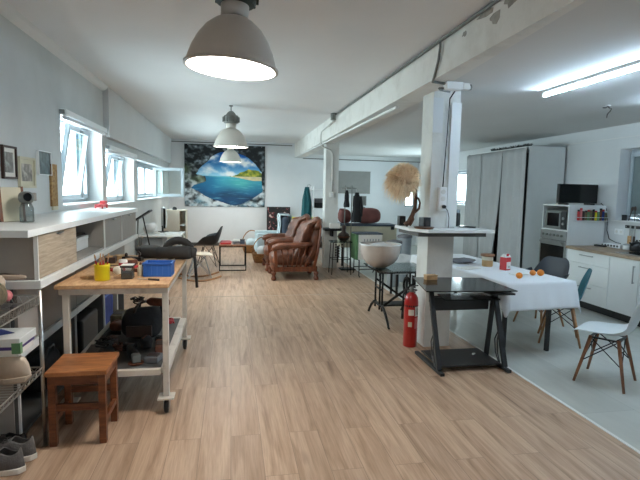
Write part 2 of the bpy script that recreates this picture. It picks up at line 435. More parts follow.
# ------------------------------------------------------------------ windows
def sash_mb(w, h, t=.05, d=.05):
    """frame in local yz-plane: hinge/bottom at z=0, y 0..w, thickness along x"""
    return MB().box(-d/2, d/2, 0, t, 0, h).box(-d/2, d/2, w-t, w, 0, h).box(-d/2, d/2, t, w-t, 0, t).box(-d/2, d/2, t, w-t, h-t, h)
def place(o, M4): o.matrix_local = M4; return o
def window_x(n, W, xo, sashes, side=1, label=''):
    """frame standing at x=xo; sashes = (ya, yb, tilt, swing)"""
    y0, y1, z0, z1 = W
    root = bpy.data.objects.new('window_%d' % n, None); COL.objects.link(root); struct(root)
    b = MB().box(xo-.035, xo+.035, y0, y0+.05, z0, z1).box(xo-.035, xo+.035, y1-.05, y1, z0, z1)
    b.box(xo-.035, xo+.035, y0+.05, y1-.05, z0, z0+.05).box(xo-.035, xo+.035, y0+.05, y1-.05, z1-.05, z1)
    for (ya, yb, tilt, swing) in sashes[1:]: b.box(xo-.035, xo+.035, ya-.03, ya+.03, z0+.05, z1-.05)
    b.build('window_frame', M['frame'], root, bevel=.004)
    sill = MB().box(min(xo, xo+side*.28), max(xo, xo+side*.28), y0, y1, z0-.0, z0+.012); sill.build('window_sill', M['white'], root)
    for (ya, yb, tilt, swing) in sashes:
        w, h = yb-ya-.06, z1-z0-.11
        if swing:
            X = T((xo+side*.06, yb-.03, z0+.055), rz=swing) @ T((0, -w, 0))
        else:
            X = T((xo+side*.05, ya+.03, z0+.055), ry=tilt*side)
        s = place(sash_mb(w, h).build('sash', M['frame'], root, bevel=.005), X)
        MB().box(-.004, .004, .045, w-.045, .045, h-.045).build('pane', M['pane'], s)
        if tilt or swing: MB().box(.025*side, .05*side, w*.5-.012, w*.5+.012, h-.05, h-.02).box(.045*side, .06*side, w*.5-.012, w*.5+.05, h-.045, h-.025).build('handle', M['steel'], s)
    return root
window_x(1, W1, -1.93, [(5.29, 5.72, 0, 0), (5.72, 6.55, .15, 0), (6.55, 6.86, 0, 0)])
window_x(2, W2, -1.93, [(7.05, 7.6, 0, 0), (7.6, 8.5, .17, 0), (8.5, 8.95, 0, 0)])
window_x(3, W3, -1.90, [(9.25, 10.1, 0, 0), (10.1, 10.95, 0, 0), (10.95, 12.55, 0, 0)])
# the casement of the third window swung in at a right angle to the wall
w3 = bpy.data.objects['window_3']
X = T((-1.655, 10.95, 1.40)) @ T(rz=-PI/2)
so = place(sash_mb(.64, .63, .065, .055).build('open_sash', M['frame'], w3, bevel=.006), X)
MB().box(-.004, .004, .06, .58, .06, .57).build('pane', M['pane'], so)
MB().box(-.05, -.028, .60, .622, .27, .37).build('handle', M['white'], so)
wk = window_x(4, W4, 5.72, [(4.15, 5.2, 0, 0), (5.2, 6.12, 0, 0)], -1)
for o in list(wk.children):
    if o.name.startswith('sash'):
        for c in o.children: c.data.materials[0] = M['shutter']
window_x(5, W5, 5.70, [(10.62, 11.66, 0, 0), (11.66, 12.70, 0, 0)], -1)
r6 = bpy.data.objects.new('window_6', None); COL.objects.link(r6); struct(r6)
b = MB(); x0, x1, z0, z1 = W6
b.box(x0, x0+.05, YF+.05, YF+.11, z0, z1).box(x1-.05, x1, YF+.05, YF+.11, z0, z1).box(x0, x1, YF+.05, YF+.11, z0, z0+.05).box(x0, x1, YF+.05, YF+.11, z1-.05, z1)
b.build('window_frame', M['frame'], r6)
MB().box(x0+.05, x1-.05, YF+.076, YF+.084, z0+.05, z1-.05).build('pane', M['pane'], r6)
# roller blind cassettes fixed over the first two windows
def cassette(y0, y1, z, label):
    r = thing('roller_blind', label, 'blind', (XL, (y0+y1)/2, z), group='roller blinds over the side windows')
    L = (y1-y0)/2
    MB().box(.002, .07, -L, L, 0, .06).build('cassette', M['pvc'], r, bevel=.01)
    MB().box(.002, .05, -L-.014, -L, .012, .052).build('bracket', M['steel'], r)
    MB().cyl((.04, -L, -.02), (.04, L, -.02), .018, seg=10).build('rolled_blind', M['linen'], r, smooth=True)
cassette(5.27, 6.88, 2.298, 'long white roller blind rolled up over the window nearest the wall pictures')
cassette(7.06, 8.93, 2.10, 'white roller blind rolled up over the middle window along the side wall')
for y, x in ((5.275, XL+.012), (6.905, XL+.012), (7.02, XL+.012), (8.99, XL+.012)):
    pass

# ------------------------------------------------------------------ world, camera, lights
w = bpy.data.worlds.new('overcast'); S.world = w; w.use_nodes = True
nt = w.node_tree; bg = nt.nodes['Background']
bg.inputs[0].default_value = (.80, .91, 1.0, 1); bg.inputs[1].default_value = 16.0
cam = bpy.data.cameras.new('camera'); co = bpy.data.objects.new('camera', cam); COL.objects.link(co)
yaw, pit, rol = .18327, -.1020, .0204
fwd = Vector((math.sin(yaw)*math.cos(pit), math.cos(yaw)*math.cos(pit), math.sin(pit)))
rt = Vector((math.cos(yaw), -math.sin(yaw), 0)); up = rt.cross(fwd)
r_ = rt*math.cos(rol)+up*math.sin(rol); u_ = -rt*math.sin(rol)+up*math.cos(rol)
mw = Matrix((r_, u_, -fwd)).transposed().to_4x4(); mw.translation = (0, 0, 1.6)
co.matrix_world = mw; cam.sensor_width = 36; cam.lens = 481.5/640*36; cam.clip_end = 200
S.camera = co
S.view_settings.view_transform = 'Standard'; S.view_settings.look = 'None'
S.view_settings.exposure = 0.85; S.view_settings.gamma = 1; S.view_settings.use_curve_mapping = False
S.cycles.max_bounces = 10; S.cycles.diffuse_bounces = 6; S.cycles.transparent_max_bounces = 12
S.cycles.caustics_reflective = False; S.cycles.caustics_refractive = False
S.cycles.sample_clamp_indirect = 6
def portal(name, loc, rot, sx, sy):
    l = bpy.data.lights.new(name, 'AREA'); l.shape = 'RECTANGLE'; l.size = sx; l.size_y = sy; l.cycles.is_portal = True
    o = bpy.data.objects.new(name, l); COL.objects.link(o); o.location = loc; o.rotation_euler = rot
for i, W in enumerate((W1, W2, W3)):
    portal('daylight_portal', (-2.02, (W[0]+W[1])/2, (W[2]+W[3])/2), (0, -PI/2, 0), W[3]-W[2], W[1]-W[0])
for W in (W4, W5):
    portal('daylight_portal', (5.82, (W[0]+W[1])/2, (W[2]+W[3])/2), (0, PI/2, 0), W[3]-W[2], W[1]-W[0])

# pendant lamps
def lathe_shade(R, H):
    return [(R*.30, H), (R*.44, H*.93), (R*.62, H*.78), (R*.78, H*.56), (R*.90, H*.32), (R*.97, H*.10), (R*1.0, 0), (R*1.045, -.006), (R*1.045, -.016), (R*.985, -.018)]
def pendant(loc, rx, ry, label, shade, green, glow, R=.265, top=CL):
    r = thing('pendant_lamp', label, 'lamp', loc, group='factory pendant lamps in a row along the ceiling')
    H = .27; X = T(rx=rx, ry=ry)
    MB().lathe(lathe_shade(R, H), 48, X, cap=False).build('lamp_shade', shade, r, smooth=True, solid=.004)
    MB().lathe([(q*.985, z-.004) for q, z in lathe_shade(R, H)][:7], 48, X, cap=False).build('reflector', M['shade_in'], r, smooth=True)
    MB().lathe([(.001, .012), (R*.5, .009), (R*.93, .006), (R*.93, .0), (.001, .0)], 48, X, cap=False).build('diffuser', glow, r, smooth=True)
    MB().lathe([(R*.30, H-.01), (R*.31, H+.075), (R*.30, H+.08)], 32, X).build('collar', shade, r, smooth=True)
    b = MB().lathe([(R*.30, H+.08), (R*.42, H+.085), (R*.46, H+.10), (R*.46, H+.18), (R*.40, H+.205), (R*.30, H+.21), (R*.24, H+.24), (R*.12, H+.27)], 24, X)
    for k in range(12):
        t = 2*PI*k/12
        b.box(-.006, .006, R*.44, R*.51, H+.10, H+.18, X @ T(rz=t))
    b.build('ballast_housing', green, r)
    tp = X @ Vector((0, 0, H+.27)); zz = top-loc[2]
    MB().tube([tp, tp+Vector((0, 0, .02)), (tp.x*.6, tp.y*.6, (tp.z+zz)/2), (0, 0, zz-.012)], .008, 8).lathe([(.03, zz-.02), (.03, zz-.001)], 12).build('hanger', M['dullsteel'], r)
    return r
pendant((0, 3.0, 2.325), -.0, .06, 'largest grey enamel factory pendant lamp glowing brightly close overhead', M['shade'], M['lampgreen'], M['lampglow'])
pendant((-.005, 7.95, 2.285), .03, 0, 'pale factory pendant lamp hanging before the cave picture with grey finned housing', M['shade2'], M['dullsteel'], M['lampglow2'])
pendant((-.02, 12.3, 2.285), .03, 0, 'smallest looking pale pendant lamp partly hidden below another lamp shade', M['shade2'], M['dullsteel'], M['lampglow2'])
pendant((0, -1.9, 2.325), 0, 0, 'added unseen grey pendant lamp behind the viewpoint lighting the foreground', M['shade'], M['lampgreen'], M['lampglow'])  # unseen lamp, added at the row's spacing to light the foreground
def fluo(loc, L, label):
    r = thing('ceiling_tube_light', label, 'light', loc, group='fluorescent tube lights on the low ceiling'); r['kind'] = 'thing'
    MB().box(-.020, .020, -L/2, L/2, -.03, -.001).build('housing', M['white'], r)
    MB().cyl((0, -L/2+.02, -.052), (0, L/2-.02, -.052), .012, seg=12).build('tube', M['tubeglow'], r, smooth=True)
    for q in (-L/2, L/2-.02): MB().box(-.018, .018, q, q+.02, -.066, -.03).build('end_cap', M['white'], r)
fluo((3.01, 3.62, CR), 1.5, 'bright fluorescent tube light on the low ceiling above the dining table')
fluo((4.5, 3.85, CR), 1.5, 'fluorescent tube light on the low ceiling above the kitchen worktop')
fluo((3.6, -.8, CR), 1.5, 'added unseen fluorescent tube light on the low ceiling behind the viewpoint')  # extra tube out of view, added for light on the near side

# ================================================================== LEFT WALL RUN
def simple(name, label, cat, mb, m, loc=None, rotz=0, group=None, kind=None, **kw):
    return tag(mb.build(name, m, loc=loc, rotz=rotz, **kw), label, cat, group, kind)
CF = -1.12    # front plane of the wall-hung run
simple('counter_top', 'long white counter top running beneath the side windows', 'counter', MB().box(XL+.004, CF, 2.94, 6.17, 1.303, 1.345), M['white'], bevel=.003)
simple('ledge_board', 'white ledge board carrying the wall cabinets along the side wall', 'shelf', MB().box(XL+.004, CF, 3.09, 6.15, .98, 1.03), M['white'], bevel=.003)
def wall_cabinet(y0, y1, m, label, handle=True):
    r = thing('wall_cabinet', label, 'cabinet', (0, 0, 0))
    b = MB().box(XL+.01, -1.16, y0, y0+.018, 1.031, 1.302).box(XL+.01, -1.16, y1-.018, y1, 1.031, 1.302).box(XL+.01, -1.16, y0+.018, y1-.018, 1.031, 1.049).box(XL+.01, XL+.02, y0+.018, y1-.018, 1.031, 1.302)
    b.box(XL+.02, -1.16, y0+.018, y1-.018, 1.284, 1.302)
    b.build('cabinet_body', M['greyside'], r)
    MB().box(-1.158, -1.138, y0+.003, y1-.003, 1.034, 1.298).build('door', m, r, bevel=.002)
    if handle: MB().box(-1.138, -1.122, (y0+y1)/2-.05, (y0+y1)/2+.05, 1.280, 1.289).build('handle', M['steel'], r)
    MB().box(-1.16, -1.137, y0-.014, y0-.001, 1.031, 1.302).build('edge_strip', M['white'], r)
wall_cabinet(3.125, 3.85, M['grained'], 'wall cabinet with a wood-grained front standing at the near end of the counter')
wall_cabinet(4.68, 5.36, M['greydoor'], 'grey fronted wall cabinet beside the open cubby')
wall_cabinet(5.38, 6.14, M['greydoor'], 'grey fronted wall cabinet at the far end of the counter under the red toy')
r = thing('open_cubby', 'open grey cubby between the wood-grained cabinet and the grey cabinets', 'shelf')
b = MB().box(XL+.01, -1.145, 3.852, 3.87, 1.031, 1.302).box(XL+.01, -1.145, 4.645, 4.662, 1.031, 1.302).box(XL+.01, XL+.02, 3.87, 4.645, 1.031, 1.302).box(XL+.02, -1.145, 3.87, 4.645, 1.031, 1.049)
b.build('cubby_frame', M['greydoor'], r)
MB().box(-1.64, -1.30, 3.872, 4.643, 1.165, 1.181).build('shelf_board', M['browndk'], r)
MB().box(-1.60, -1.30, 4.235, 4.28, 1.031, 1.164).build('divider', M['rawwood'], r)
for y0, y1, l in ((3.88, 4.225, 'white box filling the cubby bay beside the wood-grained cabinet'), (4.29, 4.635, 'white box in the cubby bay beside the grey cabinet')):
    r = thing('storage_box', l, 'box', (-1.42, (y0+y1)/2, 1.05)); h = (y1-y0)/2
    MB().box(-.17, .15, -h+.01, h-.01, 0, .10).build('box_body', M['whitem'], r, bevel=.003)
    MB().box(-.173, .153, -h+.007, h-.007, .085, .112).build('lid', M['white'], r, bevel=.002)
# base units under the ledge, open below a drawer and a white band
def base_unit(y0, y1, label, front):
    r = thing('base_unit', label, 'cabinet'); xf = -1.29
    b = MB().box(XL+.01, xf, y0, y0+.018, 0, .977).box(XL+.01, xf, y1-.018, y1, 0, .977).box(XL+.01, XL+.02, y0+.018, y1-.018, 0, .977)
    b.box(XL+.02, xf, y0+.018, y1-.018, .02, .04).box(XL+.02, xf, y0+.018, y1-.018, .959, .977)
    b.build('cabinet_body', M['dgrey'], r)
    MB().box(xf+.001, xf+.02, y0+.003, y1-.003, .60, .972).build('drawer', front, r, bevel=.002)
    MB().box(XL+.02, xf+.028, y0, y1, .535, .592).build('white_band', M['white'], r, bevel=.002)
    MB().box(xf+.001, xf+.012, y0, y0+.018, 0, .534).build('edge_strip', M['white'], r)
base_unit(3.13, 4.24, 'open base unit behind the wooden stool with a brownish drawer', M['greyside'])
MB().box(XL+.02, -1.31, 3.118, 3.129, .0, .975).build('end_panel', M['greyside'], bpy.data.objects['base_unit'])
base_unit(4.245, 5.16, 'open base unit behind the workbench with dark bay', M['greydoor'])
base_unit(5.165, 6.12, 'open base unit behind the workbench with blue things in its bay', M['greydoor'])
r = thing('storage_crate', 'dark blue plastic crate standing in the bay of the far base unit', 'crate', (-1.42, 5.42, .041))
b = MB().box(-.12, .12, -.2, .2, 0, .012).box(-.12, -.108, -.2, .2, .012, .42).box(.108, .12, -.2, .2, .012, .42).box(-.108, .108, -.2, -.188, .012, .42).box(-.108, .108, .188, .2, .012, .42)
b.build('crate_body', M['bluedk'], r, bevel=.004)
MB().box(-.13, .13, -.21, .21, .40, .425).build('rim', M['blue'], r)
r = thing('blue_sack', 'crumpled blue sack with a red tag in the bay behind the bench', 'bag', (-1.43, 5.84, .043))
MB().ell((0, 0, .205), (.10, .17, .19), 24, e=.6, e2=.7).rough(.014, 9, 1).build('sack', M['bluedk'], r, smooth=True)
MB().box(.085, .10, .05, .10, .30, .36).build('tag', M['redp'], r)
r = thing('tool_case', 'black tool case standing in the bay of the middle base unit', 'case', (-1.42, 4.75, .041))
MB().box(-.1, .12, -.25, .25, 0, .36).build('case_body', M['blackp'], r, bevel=.02)
MB().tube([(.01, -.07, .36), (.01, -.06, .41), (.01, .06, .41), (.01, .07, .36)], .01, 8).build('handle', M['black'], r)
r = thing('folded_bag', 'dark folded bag lying in the base unit bay behind the stool', 'bag', (-1.43, 3.9, .041))
MB().ell((0, 0, .15), (.10, .22, .125), 20, e=.5, e2=.6).rough(.012, 7, 3).build('bag_body', M['darkcloth'], r, smooth=True)
MB().tube([(.05, -.1, .24), (.07, -.05, .33), (.07, .05, .33), (.05, .1, .24)], .01, 6).build('strap', M['padded'], r)

# things on the counter
r = thing('leaning_board', 'pale board with brown edges leaning upright on the white counter', 'board', (-1.475, 3.63, 1.3465), -.75)
X = T(ry=-.12)
MB().box(-.012, .012, -.065, .065, 0, .235, X).build('panel', M['cream'], r)
for q in (-.08, .065): MB().box(-.016, .016, q, q+.015, 0, .24, X).build('edge', M['stoolwood'], r)
r = thing('round_lens_device', 'small grey device with a round dark eye on a clear jar', 'device', (-1.375, 3.60, 1.3465), .3); r.scale = (.8, .8, .95)
MB().lathe([(.052, 0), (.055, .01), (.055, .10), (.04, .13), (.038, .135)], 24).build('jar', M['clear'], r, smooth=True)
MB().ell((0, 0, .175), (.06, .07, .045), 20, e=.8).build('head', M['dullsteel'], r, smooth=True)
MB().cyl((.01, -.055, .18), (.018, -.082, .18), .03, seg=20).build('lens', M['blackgloss'], r)
MB().box(.03, .075, .03, .075, .15, .21).build('grip', M['greydoor'], r, bevel=.006)
r = thing('toy_truck', 'small red toy standing at the far end of the white counter', 'toy', (-1.48, 5.95, 1.3465))
MB().box(-.035, .035, -.16, .16, .012, .05).box(-.03, .03, .05, .15, .05, .085).build('toy_body', M['soap'], r, bevel=.006)
for y in (-.1, .1):
    for x in (-.036, .036): MB().cyl((x-.006, y, .018), (x+.006, y, .018), .018, seg=12).build('wheel', M['redp'], r)

# pictures on the wall
def picture_mat(name, cs):
    m, nt, b = newmat(name)
    tc = N(nt, 'ShaderNodeTexCoord')
    n = N(nt, 'ShaderNodeTexNoise', Scale=14.0, Detail=3.0, Distortion=.8); nt.links.new(tc.outputs['Object'], n.inputs['Vector'])
    nt.links.new(ramp(nt, n.outputs['Fac'], [(.3, lin(cs[0])), (.5, lin(cs[1])), (.68, lin(cs[2]))]), b.inputs['Base Color'])
    b.inputs['Roughness'].default_value = .3
    return m
def wall_picture(y0, y1, z0, z1, fm, matm, print_, bw, mw_, label, tilt=0):
    r = thing('framed_picture', label, 'picture', (XL, (y0+y1)/2, (z0+z1)/2), group='small pictures on the near side wall')
    w, h = (y1-y0)/2, (z1-z0)/2; X = T(rx=tilt)
    MB().box(.002, .026, -w, w, h-bw, h, X).box(.002, .026, -w, w, -h, -h+bw, X).box(.002, .026, -w, -w+bw, -h+bw, h-bw, X).box(.002, .026, w-bw, w, -h+bw, h-bw, X).build('frame', fm, r, bevel=.002)
    MB().box(.003, .012, -w+bw, w-bw, -h+bw, h-bw, X).build('mount', matm, r)
    q = bw+mw_
    MB().box(.012, .0135, -w+q, w-q, -h+q, h-q, X).build('print', print_, r)
    return r
wall_picture(3.965, 4.20, 1.642, 1.892, M['browndk'], M['paper'], picture_mat('print_a', ((60,72,66),(110,104,100),(150,160,152))), .016, .032, 'brown framed picture with white mount, nearest of the wall pictures')
wall_picture(4.245, 4.56, 1.574, 1.826, M['cream'], M['cream'], picture_mat('print_b', ((74,70,66),(128,120,112),(190,182,170))), .02, .035, 'picture in a cream frame hanging between the brown frame and dark canvas')
wall_picture(4.635, 4.945, 1.690, 1.906, M['pvc'], M['dgrey'], picture_mat('print_c', ((48,62,70),(74,92,98),(104,122,126))), .008, .004, 'dark blue-grey canvas hanging highest beside the cork strip')
r = thing('cork_strip', 'narrow cork bark strip hanging on the wall beside the window', 'wall hanging', (XL, 5.01, 1.6))
MB().box(.002, .022, -.075, .075, -.20, .20).rough(.004, 30, 2).build('bark', M['bark'], r)
MB().box(.002, .02, -.05, .08, -.235, -.20).build('tag', M['cream'], r)

# ================================================================== WIRE RACK AND ITS SHOES
r = thing('wire_rack', 'chrome wire shoe rack against the side wall beside the stool', 'rack', (0, 0, 0))
RX0, RX1, RY0, RY1 = -1.64, -1.127, 1.35, 3.085
for x in (RX0, RX1):
    for y in (RY0, RY1): MB().cyl((x, y, 0), (x, y, .972), .012, seg=10).build('post', M['chrome'], r, smooth=True)
def wire_shelf(z, edge):
    b = MB()
    for zz in ((z, z+edge) if edge else (z,)):
        for q in (((RX1, RY0), (RX1, RY1)), ((RX0, RY0), (RX0, RY1)), ((RX0, RY1), (RX1, RY1)), ((RX0, RY0), (RX1, RY0))):
            b.cyl((*q[0], zz), (*q[1], zz), .0045, seg=6)
    if edge:
        n = 66
        pts = [(RX1, RY0+(RY1-RY0)*k/n, z+(edge if k % 2 else 0)) for k in range(n+1)]
        b.tube(pts, .003, 5)
        pts = [(RX0+(RX1-RX0)*k/22, RY1, z+(edge if k % 2 else 0)) for k in range(23)]
        b.tube(pts, .003, 5)
    n = 48
    for k in range(1, n): 
        y = RY0+(RY1-RY0)*k/n
        b.cyl((RX0, y, z), (RX1, y, z), .0022, seg=5)
    for k in (1, 2): b.cyl((RX0+.18*k, RY0, z-.005), (RX0+.18*k, RY1, z-.005), .004, seg=5)
    b.build('wire_shelf', M['chrome'], r)
wire_shelf(.895, .05); wire_shelf(.472, .028)

def sneaker(name, label, loc, rz, upper, sole, L=.29, H=.10, group=None, lining=None, dome=False):
    """toe towards +y"""
    r = thing(name, label, 'shoe', loc, rz, group)
    def half(y):   # half width along the shoe, 0 heel..1 toe
        return .034+.014*math.sin(min(1, y*1.15)*PI*.95)+(.006 if y > .55 else 0)
    n = 14
    out = []
    for k in range(n+1):
        t = k/n; out.append((half(t)*min(1, math.sqrt(max(0, 1-((t-.5)/.5)**8))+.0), (t-.5)*L))
    poly = [(a+.004, y) for a, y in out]+[(-a-.004, y) for a, y in reversed(out)]
    MB().prism(poly, .001, .034).build('sole', sole, r, bevel=.009)
    def up(u, v):
        t = u; y = (t-.5)*L*.97; hw = half(t)*max(.08, math.sqrt(max(0, 1-abs((t-.5)/.5)**3.4)))
        hgt = H*(1.0-.20*math.sin(PI*t/.40)) if t < .38 else H*(.99-.62*((t-.38)/.62)**.8)
        if dome and t >= .38: hgt = H*(.99-.34*((t-.38)/.62)**2.2)
        y -= .018*max(0, 1-t*5)*(1-abs(2*v-1))**.5*-1
        hgt = max(.035, hgt*(1-(.55*max(0, (t-.88)/.12)**2)))
        a = PI*v
        c, s_ = math.cos(a), math.sin(a)
        return (hw*math.copysign(abs(c)**.6, c), y, .026+(hgt-.026)*s_**.55)
    b = MB(); nu, nv = 20, 14
    V = [[b.b.verts.new(Vector(up(i/nu, j/nv))) for j in range(nv+1)] for i in range(nu+1)]
    for i in range(nu):
        for j in range(nv):
            if 1 <= i < 8 and 5 <= j < 9: continue        # the mouth of the shoe
            b.b.faces.new((V[i][j], V[i+1][j], V[i+1][j+1], V[i][j+1]))
    b.b.faces.new(V[0]); b.b.faces.new(V[nu][::-1])
    b.build('upper', upper, r, smooth=True, solid=.004)
    MB().ell((0, -L*.20, .05), (.026, L*.2, .02), 12).build('insole', lining or M['shoedk'], r, smooth=True)
    b = MB()
    for k in range(4):
        y = -L*.02+k*.022; z = H*(.97-.10*k)
        b.tube([(-.024, y, z-.012), (0, y+.006, z), (.024, y, z-.012)], .0028, 5)
    b.build('laces', M['padded'], r)
    return r
sneaker('sneaker', 'grey knit sneaker with white sole on the floor, nearest under the rack', (-1.285, 2.82, .002), PI/2-.1, M['shoegrey'], M['sole'], .31, .14)
sneaker('sneaker', 'grey knit sneaker with white sole on the floor closest to the stool', (-1.275, 2.945, .002), PI/2-.05, M['shoegrey'], M['sole'], .31, .14)
sneaker('sneaker', 'dark sneaker on the floor behind the two grey sneakers', (-1.36, 3.065, .002), PI/2, M['shoedk'], M['shoedk'], .29, .10)
sneaker('slipper', 'beige suede high slipper on the wire rack below the white box', (-1.285, 2.94, .4755), -PI/2+.06, M['beigefelt'], M['beigefelt'], .30, .172, dome=True)
sneaker('slipper', 'beige suede slipper mostly cut off at the picture edge on the rack', (-1.475, 2.80, .4755), -PI/2, M['beigefelt'], M['beigefelt'], .29, .165, dome=True)
r = thing('shoe_box', 'flat white box with purple stripe resting on the beige slippers', 'box', (-1.375, 2.945, .652))
MB().box(-.22, .22, -.105, .105, 0, .06).build('box_body', M['paper'], r, bevel=.004)
MB().box(-.223, .223, -.108, .108, .038, .056).build('stripe', M['purple'], r)
MB().box(-.232, .232, -.115, .115, .058, .105).build('lid', M['white'], r, bevel=.004)
MB().prism([(.02, -.09), (.16, .0), (.06, .08), (-.06, .02)], .1055, .108).build('flap', M['bluedk'], r)
MB().box(.19, .235, -.118, -.09, .02, .08).build('corner_patch', M['green'], r)
r = thing('canvas_bundle', 'worn khaki canvas bundle with pink lining on top of the rack', 'bag', (-1.33, 2.905, .915)); r.scale = (.9, .78, .95)
MB().ell((0, -.12, .085), (.14, .18, .085), 24, e=.7, e2=.7).rough(.015, 10, 4).build('bundle', M['khaki'], r, smooth=True)
MB().ell((.02, .10, .065), (.06, .10, .06), 16, T(rx=.5)).rough(.02, 12, 5).build('flap', M['beigefelt'], r, smooth=True)
MB().ell((.07, .12, .05), (.03, .05, .035), 12).build('lining', M['pink'], r, smooth=True)
MB().tube([(.0, -.25, .12), (.02, -.1, .23), (.03, .0, .2), (.05, .1, .12)], .012, 6).build('strap', M['browndk'], r, smooth=True)
sneaker('leather_shoe', 'dark brown leather shoe with red lining on the top rack shelf', (-1.29, 2.60, .9), -PI/2, M['browndk'], M['browndk'], .30, .11, lining=M['redp'])
r = thing('canvas_pouch', 'beige cloth pouch lying at the near end of the ledge board', 'pouch', (-1.36, 3.045, 1.013))
r.location = (-1.32, 3.105, 1.031)
MB().ell((0, 0, .02), (.12, .012, .017), 16, e=.6, e2=.7).build('pouch_body', M['beigefelt'], r, smooth=True)
MB().tube([(-.08, 0, .034), (0, 0, .042), (.08, 0, .034)], .004, 5).build('zip', M['browndk'], r)
# ================================================================== STOOL
r = thing('wooden_stool', 'chestnut brown wooden stool with a worn square top beside the rack', 'stool', (-.93, 3.222, 0), .0)
sx, sy, hz = .165, .165, .475
MB().box(-sx-.012, sx+.012, -sy-.012, sy+.012, hz-.028, hz).build('seat', M['stoolseat'], r, bevel=.005)
for i in (-1, 1):
    for j in (-1, 1): MB().box(i*sx-(.042 if i > 0 else 0), i*sx+(.042 if i < 0 else 0), j*sy-(.042 if j > 0 else 0), j*sy+(.042 if j < 0 else 0), 0, hz-.028).build('leg', M['stoolwood'], r, bevel=.003)
for j in (-1, 1): MB().box(-sx+.042, sx-.042, j*sy-.012-j*.012, j*sy+.012-j*.012, hz-.085, hz-.028).build('apron', M['stoolwood'], r)
for i in (-1, 1): MB().box(i*sx-.012-i*.012, i*sx+.012-i*.012, -sy+.042, sy-.042, hz-.085, hz-.028).build('apron', M['stoolwood'], r)
for i in (-1, 1): MB().box(i*sx-.012-i*.014, i*sx+.012-i*.014, -sy+.042, sy-.042, .13, .165).build('stretcher', M['stoolwood'], r)
MB().box(-sx+.042, sx-.042, sy-.035, sy-.012, .22, .262).build('stretcher', M['stoolwood'], r)
MB().box(-sx+.042, sx-.042, -sy+.012, -sy+.035, .22, .262).build('stretcher', M['stoolwood'], r)

# ================================================================== WORKBENCH
BX0, BX1, BY0, BY1 = -1.155, -.422, 3.40, 4.88
r = thing('workbench', 'wheeled workbench with chipboard top on a white steel frame', 'workbench', (0, 0, 0))
MB().box(BX0, BX1, BY0, BY1, .912, .94).build('tabletop', M['benchtop'], r, bevel=.004)
for i, x in enumerate((BX0+.06, BX1-.03)):
    for y in (BY0+.045, BY1-.05):
        MB().box(x-.02, x+.02, y-.02, y+.02, .125, .87).build('leg', M['steelw'], r, bevel=.003)
        c = MB().box(x-.055, x+.055, y-.055, y+.055, .112, .124).build('caster', M['steelw'], r)
        MB().box(x-.022, x-.018, y-.03, y+.03, .04, .112).box(x+.018, x+.022, y-.03, y+.03, .04, .112).build('fork', M['steel'], c)
        MB().lathe([(.012, -.014), (.044, -.014), (.050, -.008), (.050, .008), (.044, .014), (.012, .014)], 24, T((x, y, .0505), ry=PI/2)).build('wheel', M['blackp'], c, smooth=True)
fr = MB().box(BX0+.02, BX1-.01, BY0+.025, BY0+.065, .87, .912).box(BX0+.02, BX1-.01, BY1-.07, BY1-.03, .87, .912).box(BX0+.02, BX0+.06, BY0+.065, BY1-.07, .87, .912).box(BX1-.07, BX1-.01, BY0+.065, BY1-.07, .87, .912)
fr.build('top_frame', M['steelw'], r)
b = MB().box(BX0+.06, BX1-.07, BY0+.025, BY0+.065, .285, .325).box(BX0+.06, BX1-.07, BY1-.07, BY1-.03, .285, .325).box(BX0+.02, BX0+.06, BY0+.065, BY1-.07, .285, .325).box(BX1-.07, BX1-.01, BY0+.065, BY1-.07, .285, .325)
b.build('shelf_frame', M['steelw'], r)
MB().box(BX0+.06, BX1-.07, BY0+.065, BY1-.07, .30, .32).build('lower_shelf', M['dgrey'], r)
zt = .941
r = thing('pencil_cup', 'bright yellow round cup standing at the near edge of the workbench', 'cup', (-.895, 3.575, zt))
MB().lathe([(.046, 0), (.05, .004), (.051, .112), (.053, .115), (.049, .115), (.047, .01), (.001, .008)], 28).build('cup_body', M['yellow'], r, smooth=True)
MB().lathe([(.0512, .098), (.0525, .101), (.0525, .107), (.0512, .11)], 28, cap=False).build('rim_band', M['yellow'], r, smooth=True)
proto = None
for k in range(12):
    t = 2*PI*k/12+.2; rr, tilt = ((.010, .05), (.025, .16))[k % 2]
    if proto is None:
        proto = thing('paintbrush', 'red handled paintbrush standing in the yellow cup', 'paintbrush', group='red brushes in the yellow cup')
        MB().cyl((0, 0, 0), (0, 0, .13), .003, .0038, 8).build('handle', M['redp'], proto)
        MB().cyl((0, 0, .13), (0, 0, .15), .0042, .0042, 8).build('ferrule', M['steel'], proto)
        MB().cyl((0, 0, .15), (0, 0, .175), .0044, .003, 8).build('bristles', M['rawwood'], proto)
        o = proto
    else: o = dup(proto, (0,0,0), 0)
    o.location = (-.895+rr*math.cos(t), 3.575+rr*math.sin(t), zt+.0135)
    o.rotation_euler = (-tilt*math.sin(t), tilt*math.cos(t), 0)
    o.scale = (1, 1, (.82, 1.0, .92)[k % 3])
r = thing('spray_can', 'white can with red print lying tilted behind the yellow cup', 'can', (-.815, 3.86, zt+.032), -.35)
X = T(rx=-PI/2+.0)
MB().lathe([(.028, -.09), (.031, -.086), (.031, .07), (.024, .085), (.012, .09)], 24, X).build('can_body', M['paper'], r, smooth=True)
MB().lathe([(.0315, -.05), (.0315, -.02)], 24, X, cap=False).build('print_band', M['redp'], r, smooth=True)
MB().lathe([(.014, .09), (.014, .12), (.001, .121)], 16, X).build('cap', M['redp'], r, smooth=True)
r = thing('clear_jar', 'square clear container with a dark rim standing between cup and blue crate', 'container', (-.735, 3.63, zt))
MB().box(-.04, .04, -.04, .04, 0, .09).build('container_body', M['clear'], r, bevel=.006)
MB().box(-.034, .034, -.034, .034, .004, .05).build('contents', M['greycloth'], r)
MB().box(-.044, .044, -.044, .044, .085, .097).build('rim', M['blackp'], r)
